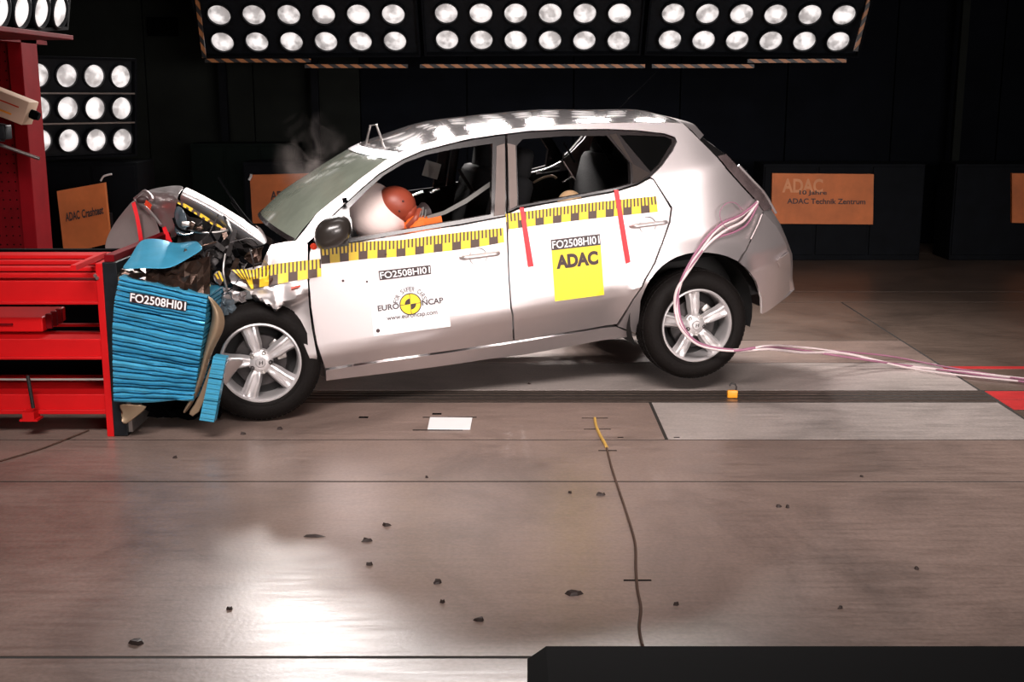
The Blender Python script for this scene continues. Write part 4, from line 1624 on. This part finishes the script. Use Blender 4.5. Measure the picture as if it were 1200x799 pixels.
mesh('strip_core', q + [v + Vector((0, .035, 0)) for v in q], [[0, 3, 2, 1], [4, 5, 6, 7], [0, 1, 5, 4], [1, 2, 6, 5], [2, 3, 7, 6], [3, 0, 4, 7]], M['black'], ss)
wsheet('silver_flap', [(262, 418.5, 5.72), (284, 420, 5.8), (288, 422, 5.83), (272, 440, 5.8), (262, 458, 5.74), (261, 440, 5.72)], [[0, 1, 3, 5], [1, 2, 3], [3, 4, 5]], M['paint_torn'], ss, 1, .002, so)

# ------------------------------------------------------------------ lamp banks
lamp_me = {}


def lamp_meshes(r):
    if r in lamp_me:
        return lamp_me[r]
    h = MB().lathe([(r * 1.12, .02), (r * 1.12, -.018), (r * 1.02, -.022), (r * 1.0, -.004), (r * .98, .03), (.01, .10)], 28)
    hm = bpy.data.meshes.new('lamp')
    hm.from_pydata([tuple(v) for v in h.v], [], h.f)
    hm.materials.append(M['black'])
    smooth(hm)
    l = MB().lathe([(.0005, -.030), (r * .4, -.026), (r * .75, -.016), (r * .99, 0)], 28)
    lm = bpy.data.meshes.new('lens')
    lm.from_pydata([tuple(v) for v in l.v], [], l.f)
    lm.materials.append(M['lens'])
    smooth(lm)
    lamp_me[r] = (hm, lm)
    return hm, lm


def bank(name, label, quad, cols, rowsn, r, normal, group=None, pad=(.18, .10), frame_name='frame'):
    """quad: corner lamp centres TL TR BR BL (3D); lamps face along normal"""
    c = (quad[0] + quad[1] + quad[2] + quad[3]) / 4
    e = empty(name, c, label, 'lamp bank', group)
    nrm = Vector(normal).normalized()
    xa = (quad[1] - quad[0]).normalized()
    nrm = (nrm - xa * nrm.dot(xa)).normalized()
    za = xa.cross(-nrm) * -1
    za = nrm.cross(xa) if nrm.cross(xa).z > 0 else -nrm.cross(xa)
    Rm = Matrix((xa, -nrm, za)).transposed()
    hm, lm = lamp_meshes(r)
    # backing box
    wx = (quad[1] - quad[0]).length / 2 + pad[0]
    wz = (quad[0] - quad[3]).length / 2 + pad[1]
    mt = Rm.to_4x4()
    MB().box((-wx, .03, -wz), (wx, .16, wz), mt).build(frame_name, M['black'], e)
    b_ = MB()
    b_.box((-wx - .02, -.02, -wz - .02), (wx + .02, .05, -wz), mt).box((-wx - .02, -.02, wz), (wx + .02, .05, wz + .02), mt)
    b_.box((-wx - .02, -.02, -wz), (-wx, .05, wz), mt).box((wx, -.02, -wz), (wx + .02, .05, wz), mt)
    b_.build('rim_frame', M['cabinet'], e)
    for j in range(rowsn):
        for i in range(cols):
            a, b = i / (cols - 1), j / (rowsn - 1)
            p = (quad[0].lerp(quad[1], a)).lerp(quad[3].lerp(quad[2], a), b) - c
            o = bpy.data.objects.new('lamp', hm)
            link(o, e)
            o.matrix_local = Matrix.Translation(p) @ mt
            l = bpy.data.objects.new('lens', lm)
            link(l, o)
    return e, mt, wx, wz, c


YT, YBm = 11.86, 12.0
G = 'lamp banks above the rear wall'
for nm, (a, b_, c1, d) in {'left': ((257, 17), (461, 16), (463, 47.5), (261, 48.5)), 'middle': ((523, 15), (726, 15), (725, 47), (524, 46)), 'right': ((789, 15), (989, 17), (982, 48), (785, 46))}.items():
    tl_, tr_, br_, bl_ = at(*a, YT), at(*b_, YT), at(*c1, YBm), at(*d, YBm)
    up1, up2 = tl_ - bl_, tr_ - br_
    quad = (tl_ + up1, tr_ + up2, br_, bl_)
    lab = {'left': 'black overhead bank of round lamps above the windscreen, leftmost of three', 'middle': 'black overhead bank of round lamps above the rear doors, middle of three',
           'right': 'black overhead bank of round lamps, rightmost of three, beyond the car tail'}[nm]
    e, mt, wx, wz, c = bank('lamp_bank', lab, quad, 6, 3, .108, (0, -.72, -.5), 'overhead lamp banks', (.22, .17))
# hazard edging: one narrow frame hanging in front of the banks
hz = empty('hazard_edging', at(610, 74, 11.8), 'narrow black and orange striped edging under the overhead lamp banks', 'edging')
ho = hz.location.copy()
for (a, b_) in (((231, -6), (240, 68)), ((240, 71), (364, 71)), ((357, 77.5), (478, 77.5)), ((492, 77.5), (756, 77.5)), ((764, 77.5), (884, 77.5)), ((876, 71.5), (992, 71)), ((1003, 60), (1020, -6))):
    vert = abs(a[0] - b_[0]) < 30
    dx, dy = (2.2, 0) if vert else (0, 2.2)
    T = [(a[0] - dx, a[1] - dy), (b_[0] - dx, b_[1] - dy)]
    B = [(a[0] + dx, a[1] + dy), (b_[0] + dx, b_[1] + dy)]
    s = ruler(hz, T, B, name='striped_strip', m=M['hazard'], fn=lambda p: at(p[0], p[1], 11.78) - ho)
    md = s.modifiers.new('solid', 'SOLIDIFY')
    md.thickness = .03
# bank at the left, turned towards the track, and a shelf bank above the red tower
q = (at(44, 88, 9.6), at(140.7, 89.5, 10.15), at(142.7, 163.5, 10.15), at(47, 165, 9.6))
e, mt, wx, wz, c = bank('lamp_bank', 'upright black bank of round lamps in three rows beside the red tower', q, 4, 3, .09, (.62, -.75, -.1), None, (.12, .13))
for k in (-.24 * .5, .5 * .24):
    MB().box((-wx, -.02, k - .006), (wx, .0, k + .006), mt).build('divider', M['steel'], e)
q = (at(-28, -30, 6.6), at(68, -27, 7.55), at(68, 13, 7.55), at(-28, 11, 6.6))
e, mt, wx, wz, c = bank('lamp_bank', 'black lamp bank on the red shelf in the top left corner', q, 5, 2, .096, (.9, -.3, -.2), None, (.12, .11))

# red tower with shelf
tw = empty('red_tower', Vector((-3.5, 8.0, 0)), 'dark red perforated steel tower behind the barrier frame at the left edge', 'tower')
to = Vector((-3.5, 8, 0))
x1 = at(34, 170, 7.95).x
zt = at(20, 46, 8).z
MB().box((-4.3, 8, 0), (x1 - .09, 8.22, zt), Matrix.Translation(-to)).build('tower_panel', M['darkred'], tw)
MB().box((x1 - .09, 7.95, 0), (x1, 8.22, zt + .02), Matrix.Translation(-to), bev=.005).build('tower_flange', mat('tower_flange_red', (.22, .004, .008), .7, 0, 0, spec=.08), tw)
hb = MB()
for j in range(22):
    for i in range(6):
        x = x1 - .13 - i * .045
        z = zt - .08 - j * .06
        hb.lathe([(.0005, -.001), (.006, -.001)], 6, Matrix.Translation(Vector((x, 8, z)) - to))
o = hb.build('perforation', M['blackmatt'], tw)
o['kind'] = 'stuff'
sh = at(86, 43, 7.6)
MB().box((-4.6, 6.4, sh.z - .02), (sh.x, 7.6, sh.z + .008), Matrix.Translation(-to), bev=.004).box((-4.6, 7.6, sh.z - .02), (x1, 8.4, sh.z + .008), Matrix.Translation(-to)).build('tower_shelf', M['darkred'], tw)
# high speed camera
hc = empty('high_speed_camera', at(12, 150, 7.55), 'beige box-shaped high-speed camera tilted down on a black mount before the red tower', 'camera')
c0 = hc.location.copy()
pa, pb = at(-18, 112, 7.55) - c0, at(36, 133, 7.55) - c0
d = (pb - pa).normalized()
an = math.atan2(d.z, d.x)
mt = Matrix.Translation((pa + pb) / 2) @ Matrix.Rotation(-an, 4, 'Y')
L = (pb - pa).length / 2
MB().box((-L, -.08, -.075), (L, .08, .075), mt, bev=.006).build('camera_body', M['beige'], hc, 40)
MB().box((-L + .1, -.083, .02), (L - .19, -.08, .055), mt).build('camera_label', M['ink'], hc)
MB().box((L - .18, -.083, .018), (L - .05, -.08, .026), mt).build('camera_line', M['redlens'], hc)
MB().box((-L + .1, -.083, -.04), (L - .08, -.08, -.03), mt).build('camera_line', M['lock'], hc)
MB().tube([mt @ Vector((L, 0, 0)), mt @ Vector((L + .03, 0, 0)), mt @ Vector((L + .055, 0, 0))], [.028, .03, .024], 14).build('camera_lens', M['blackmatt'], hc, 60)
MB().box((-.06, -.05, -.07), (.04, .06, .02), Matrix.Translation(at(2, 150, 7.55) - c0), bev=.01).tube([at(0, 165, 7.55) - c0, at(2, 145, 7.55) - c0], .03).build('camera_mount', M['black'], hc, 50)
MB().tube([at(-5, 168, 7.6) - c0, at(46, 186, 7.6) - c0], .011, 8).build('mounting_arm', M['steel'], hc, 60)

# ------------------------------------------------------------------ background boards and cabinets
def board(name, corners, Y, label, lines, Yb=None, depth=.05, stand=True, ghost=None):
    Ys = Y if isinstance(Y, (tuple, list)) else (Y, Y)
    P = [at(corners[0][0], corners[0][1], Ys[0]), at(corners[1][0], corners[1][1], Ys[1]), at(corners[2][0], corners[2][1], Ys[1]), at(corners[3][0], corners[3][1], Ys[0])]
    c = (P[2] + P[3]) / 2
    e = empty(name, c, label, 'sign', 'orange sign boards')
    P = [p - c for p in P]
    bk = Vector((0, depth, 0))
    mesh('sign_face', P + [p + bk for p in P], [[0, 3, 2, 1], [4, 5, 6, 7], [0, 1, 5, 4], [1, 2, 6, 5], [2, 3, 7, 6], [3, 0, 4, 7]], M['sign'], e)

    def fn(p, off):
        a, b = p[0], p[1]
        return bil(P, a, b) + Vector((0, -off, 0))
    uc = [(0, 1), (1, 1), (1, 0), (0, 0)]
    for s, rect, bold in lines:
        lettering('lettering', fn, uc, s, rect, M['signink'], e, bold, .006)
    if ghost:
        lettering('lettering', fn, uc, 'ADAC', ghost, mat('sign_pale_print', (.72, .30, .13), .6), e, .03, .004)
    return e, c


board('orange_sign', [(905, 203), (1024, 204), (1023, 263), (904, 262)], 12.3, 'orange sign board right of the car reading 10 Jahre ADAC Technik Zentrum', [('10 Jahre', (.27, .56, .54, .67), .02), ('ADAC Technik Zentrum', (.15, .40, .92, .51), .02)], ghost=(.1, .62, .5, .9))
board('orange_sign', [(292.5, 205), (404, 202), (404, 259), (296, 262)], 12.3, 'orange sign board partly hidden behind the windscreen, smoke drifting before it', [('ADAC', (.21, .48, .47, .66), .03)], ghost=None)
slanted, sc_ = board('orange_sign', [(66.5, 224), (122, 214), (129, 285), (75, 298)], (9.2, 9.6), 'slanted orange sign board between the red tower and the car reading ADAC Crashtest', [('ADAC', (.12, .50, .42, .64), .03), ('Crashtest', (.46, .50, .93, .64), .03)], ghost=None)
board('orange_sign', [(1186, 203), (1300, 204), (1300, 263), (1186, 261)], 12.3, 'orange sign board cut off by the right edge of the picture', [])


def cabinet(u0, u1, v0, Y, dep, name, label, cat, m=None, doors=2, v1=None):
    p0, p1 = at(u0, v0, Y), at(u1, v0, Y)
    z0 = 0.0
    e = empty(name, Vector(((p0.x + p1.x) / 2, Y, 0)), label, cat, 'stage boxes along the rear wall' if name == 'stage_box' else None)
    hw = (p1.x - p0.x) / 2
    MB().box((-hw, 0, z0), (hw, dep, p0.z), bev=.01).build('carcass', m or M['cabinet'], e)
    for k in range(doors):
        w_ = 2 * hw / doors
        MB().box((-hw + k * w_ + .015, -.02, .06), (-hw + (k + 1) * w_ - .015, 0, p0.z - .03), bev=.004).build('panel', m or M['cabinet'], e)
    return e


cabinet(895, 1085, 192, 12.36, .5, 'stage_box', 'long black stage box carrying the right orange sign', 'box', doors=3)
cabinet(1120, 1330, 192, 12.36, .5, 'stage_box', 'black stage box at the right edge behind the orange sign', 'box', doors=2)
cabinet(284, 430, 190, 12.36, .5, 'stage_box', 'black stage box behind the windscreen carrying the half hidden orange sign', 'box', doors=2)
cabinet(222, 345, 168, 12.95, .5, 'equipment_rack', 'dark green-black equipment rack against the rear wall, behind the bonnet', 'rack', mat('green_black_enamel', (.005, .009, .0075), .8, spec=.1), doors=3)
cabinet(52, 160, 190, 10.15, .5, 'lamp_plinth', 'black plinth under the upright lamp bank at the left', 'plinth', doors=2)
for x_ in (at(78, 290, 9.25).x, at(124, 290, 9.6).x):
    MB().box((x_ - .02, .02 if x_ < -3.9 else .30, -sc_.z), (x_ + .02, .08 if x_ < -3.9 else .36, .25), Matrix.Translation(Vector((-sc_.x, 0, 0)))).build('stand_leg', M['black'], slanted)
# white tie hanging above the slanted sign
MB().tube(catmull([at(118, 212, 9.6), at(121, 207, 9.6), at(126, 205, 9.6), at(131, 204, 9.6)], 4), .008, 6).build('cable_tie', M['white'], None, 60)
tag(bpy.data.objects['cable_tie'], 'bent white tie at the top corner of the slanted orange sign', 'tie')
o = MB().tube(catmull([at(292, 211, 12.285), at(294, 207, 12.285), at(294.5, 204, 12.285)], 4), .014, 6).build('cable_tie', M['white'], None, 60)
tag(o, 'tiny white tie on the top left corner of the sign behind the windscreen', 'tie')

# ------------------------------------------------------------------ cables, floor things
def carw(p):
    return CO + EX * p.x + EY * p.y + EZ * p.z


def cable(pts, r, m, label, name='cable'):
    P = catmull(pts, 6)
    o = MB().tube(P, r, 8).build(name, m, None, 60)
    return tag(o, label, 'cable', 'measuring cables from the tailgate')


def side_pts(px, off):
    return [carw(loc(u, v, None, off)) for u, v in px]


def wpt(u, v, yl):
    return carw(loc(u, v, yl))


gr = [(900, 405, .05), (960, 413, .04), (1050, 424, .03), (1130, 436, .02), (1230, 449, .02)]
routes = [
    ([(887, 237), (868, 252), (846, 262), (825, 282), (806, 312)], [(796, 335), (795, 356), (799, 378), (812, 397), (832, 406), (864, 410), (890, 407)], [(930, 409), (990, 418), (1060, 428), (1130, 437), (1230, 452)], .007, 'cablep', 'dark purple cable, innermost of the bundle from tailgate past the rear wheel'),
    ([(888, 236), (872, 258), (850, 270), (828, 288), (808, 316)], [(793, 340), (791, 362), (797, 384), (815, 402), (838, 409), (868, 411), (900, 409)], [(940, 413), (990, 414), (1050, 427), (1130, 436), (1230, 447)], .008, 'cablew', 'white cable, outermost of the bundle hanging over the rear wheel'),
    ([(888, 238), (866, 255), (843, 267), (822, 292), (804, 318)], [(795, 344), (794, 366), (803, 388), (822, 403), (848, 409), (875, 409), (900, 405)], [(930, 406), (980, 412), (1060, 430), (1120, 439), (1230, 450)], .006, 'cablew', 'thin white cable running between the thicker cables over the wheel'),
    ([(888, 240), (876, 262), (860, 272), (836, 281), (816, 303)], [(800, 328), (793, 352), (792, 372), (806, 392), (828, 407), (858, 411), (885, 408)], [(920, 405), (975, 411), (1040, 417), (1120, 432), (1230, 449)], .006, 'cablep', 'thin purple cable with the widest bow across the quarter panel'),
]
for s1, s2, s3, r, mm_, lab in routes:
    pts = side_pts(s1, .03) + [wpt(u, v, -.09) for u, v in s2]
    for k, (u, v) in enumerate(s3):
        pts.append(onz(u, v, max(.015, .16 - .07 * k)))
    cable(pts, r, M[mm_], lab)
o = cable(side_pts([(870, 246), (862, 238), (852, 238), (844, 247), (845, 258), (852, 268), (862, 272)], .035), .0022, M['cablep'], 'thin purple wire looping above the rear wheel arch')
o = cable(side_pts([(893, 251), (889, 261), (885, 270), (880, 280)], .02), .0035, M['cablew'], 'short white wire hanging straight down beside the bumper seam')

cord = MB().tube(catmull([onz(u, v, .006) for u, v in ((711, 524), (716, 545), (724, 570), (734, 600), (744, 635), (745, 665), (747, 690), (751, 712), (749, 735), (753, 756))], 5), .0055, 6).build('cord', M['cordb'], None, 60)
tag(cord, 'thin brown cord winding across the floor towards the foreground', 'cord')
cord = MB().tube(catmull([onz(u, v, .008) for u, v in ((697, 490), (699, 500), (704, 511), (708, 518), (711, 524))], 4), .008, 6).build('cord', M['cordy'], None, 60)
tag(cord, 'short yellow cord end on the floor between the black slots', 'cord')
a, c_ = onz(0, 540, .006), onz(104, 504, .006)
o = MB().tube(catmull([a, onz(50, 525, .006), c_], 6), .004, 6).build('floor_wire', M['cordb'], None, 60)
tag(o, 'thin dark wire on the floor below the red barrier frame', 'wire')
# white card in its slot
cc = [onz(504, 489.5, .004), onz(553.5, 490, .004), onz(551, 503.5, .004), onz(501, 503, .004)]
o = mesh('paper_card', cc + [p + Vector((0, 0, .004)) for p in cc], [[3, 2, 1, 0], [4, 7, 6, 5], [0, 1, 5, 4], [1, 2, 6, 5], [2, 3, 7, 6], [3, 0, 4, 7]][0:6], M['white'])
tag(o, 'white rectangular card lying flat on the floor below the front door', 'card')
# padlock
pl = empty('padlock', onz(858, 466, 0), 'small orange padlock with open shackle on the rail behind the rear wheel', 'padlock')
MB().box((-.03, -.012, .0), (.03, .012, .045), bev=.006).build('lock_body', M['lock'], pl, 40)
MB().tube([(.02, 0, .04), (.022, 0, .065), (.012, 0, .082), (-.006, 0, .084), (-.018, 0, .07)], .005, 8).build('shackle', M['darkmetal'], pl, 60)
# foreground case
zc_ = at(655, 757, 2.6).z
p0 = at(618, 772, 2.6)
X0, X1, X2 = p0.x, at(640, 757, 2.6).x, 1.75
case = empty('equipment_case', Vector(((X1 + X2) / 2, 2.4, 0)), 'black equipment case with chamfered corner in the lower right foreground', 'case')
co = case.location.copy()
zz = p0.z
prof_ = [(X0, 0), (X0, zz), (X1, zc_), (X2, zc_), (X2, 0)]
vs = [Vector((x, 2.6, z)) - co for x, z in prof_] + [Vector((x, 2.0, z)) - co for x, z in prof_]
n = 5
fs = [[0, 1, 2, 3, 4][::-1], [5, 6, 7, 8, 9]] + [[i, (i + 1) % n, (i + 1) % n + n, i + n] for i in range(n)]
mesh('case_body', vs, fs, M['blackmatt'], case)
MB().box((X1 - co.x + .2, -.42, zc_ * .55), (X1 - co.x + .35, -.40, zc_ * .62)).build('case_latch', M['black'], case)
# debris
deb = [(673, 696, .030, 'curved dark shard, the largest bit, below the yellow label'), (430, 634, .02, 'dark chip left of the scratches in the floor centre'), (453, 616, .016, 'dark crumb just above the chip in the floor centre'), (366, 629, .03, 'thin dark splinter lying on the floor left of centre'),
       (513, 683, .018, 'flat dark flake on the floor right of centre'), (562, 727, .018, 'small square dark chip near the lower centre'), (269, 714, .014, 'small dark crumb low on the floor at the left'), (159, 754, .024, 'brown lump on the floor in the lower left'),
       (328, 503, .018, 'pointed black shard below the front wheel'), (704, 580, .018, 'dark curl on the yellow-tinted floor near the cord'), (668, 578, .01, 'tiny speck on the floor left of the cord'), (792, 709, .012, 'small dark fleck right of the cord'),
       (912, 594, .012, 'left crumb of a tiny pair on the right floor beyond the long joint'), (923, 595, .010, 'right crumb of a tiny pair on the right floor beyond the long joint'), (985, 713, .010, 'tiny dark speck low on the right floor'), (1074, 667, .009, 'tiny dark speck on the right floor'),
       (500, 560, .008, 'tiny dark speck near the long floor joint'), (620, 450, .01, 'tiny speck under the rear door'), (432, 662, .012, 'faint dark flake under the chip'), (518, 706, .009, 'speck under the flat flake'),
       (205, 537, .012, 'dark crumb below the blue block'), (285, 509, .014, 'crumb left of the black shard'), (1010, 559, .009, 'speck beside the long joint at the right')]
rr = random.Random(40)
for u, v, r, lab in deb:
    p = onz(u, v, 0)
    n = rr.randint(5, 7)
    ring = []
    st_ = 2.2 if r > .028 and 'thin' in lab else 1.25
    for k in range(n):
        an = 2 * math.pi * k / n
        q = r * rr.uniform(.55, 1.1)
        ring.append((q * math.cos(an) * st_, q * math.sin(an) * (.35 if st_ > 2 else .9)))
    vs = [(x, y, .001) for x, y in ring] + [(x * .7, y * .7, .012 * rr.uniform(.5, 1.2)) for x, y in ring]
    fs = [list(range(n))[::-1], [n + k for k in range(n)]] + [[k, (k + 1) % n, n + (k + 1) % n, n + k] for k in range(n)]
    o = mesh('debris_chip', vs, fs, M['debris'], None, loc=p)
    tag(o, lab, 'debris', 'debris chips on the floor')

# ------------------------------------------------------------------ smoke above the bonnet
sm_m = bpy.data.materials.new('thin_smoke')
sm_m.use_nodes = True
nt = sm_m.node_tree
nt.nodes.clear()
out = nd(nt, 'ShaderNodeOutputMaterial')
pv = nd(nt, 'ShaderNodeVolumePrincipled')
tc = nd(nt, 'ShaderNodeTexCoord')
no = nd(nt, 'ShaderNodeTexNoise')
no.inputs['Scale'].default_value = 5.5
no.inputs['Detail'].default_value = 4
no.inputs['Distortion'].default_value = .8
nt.links.new(tc.outputs['Object'], no.inputs['Vector'])
ln = nd(nt, 'ShaderNodeVectorMath', operation='LENGTH')
mp = nd(nt, 'ShaderNodeMapping')
mp.inputs['Scale'].default_value = (4.2, 5, 3.6)
nt.links.new(tc.outputs['Object'], mp.inputs[0])
nt.links.new(mp.outputs[0], ln.inputs[0])
f1 = ramp(nt, no.outputs['Fac'], [(.50, 0), (.68, 1)])
f2 = ramp(nt, ln.outputs['Value'], [(.1, 1), (1.0, 0)])
m1 = nd(nt, 'ShaderNodeMath', operation='MULTIPLY')
nt.links.new(f1, m1.inputs[0])
nt.links.new(f2, m1.inputs[1])
m2 = nd(nt, 'ShaderNodeMath', operation='MULTIPLY')
m2.inputs[1].default_value = 2.2
nt.links.new(m1.outputs[0], m2.inputs[0])
nt.links.new(m2.outputs[0], pv.inputs['Density'])
pv.inputs['Color'].default_value = (.8, .7, .66, 1)
nt.links.new(pv.outputs[0], out.inputs['Volume'])
o = blob('smoke', Vector((0, 0, 0)), (.24, .2, .28), sm_m, None)
o.location = at(365, 185, 6.9)
tag(o, 'thin grey smoke rising beyond the windscreen in front of the orange sign', 'smoke', kind='stuff')
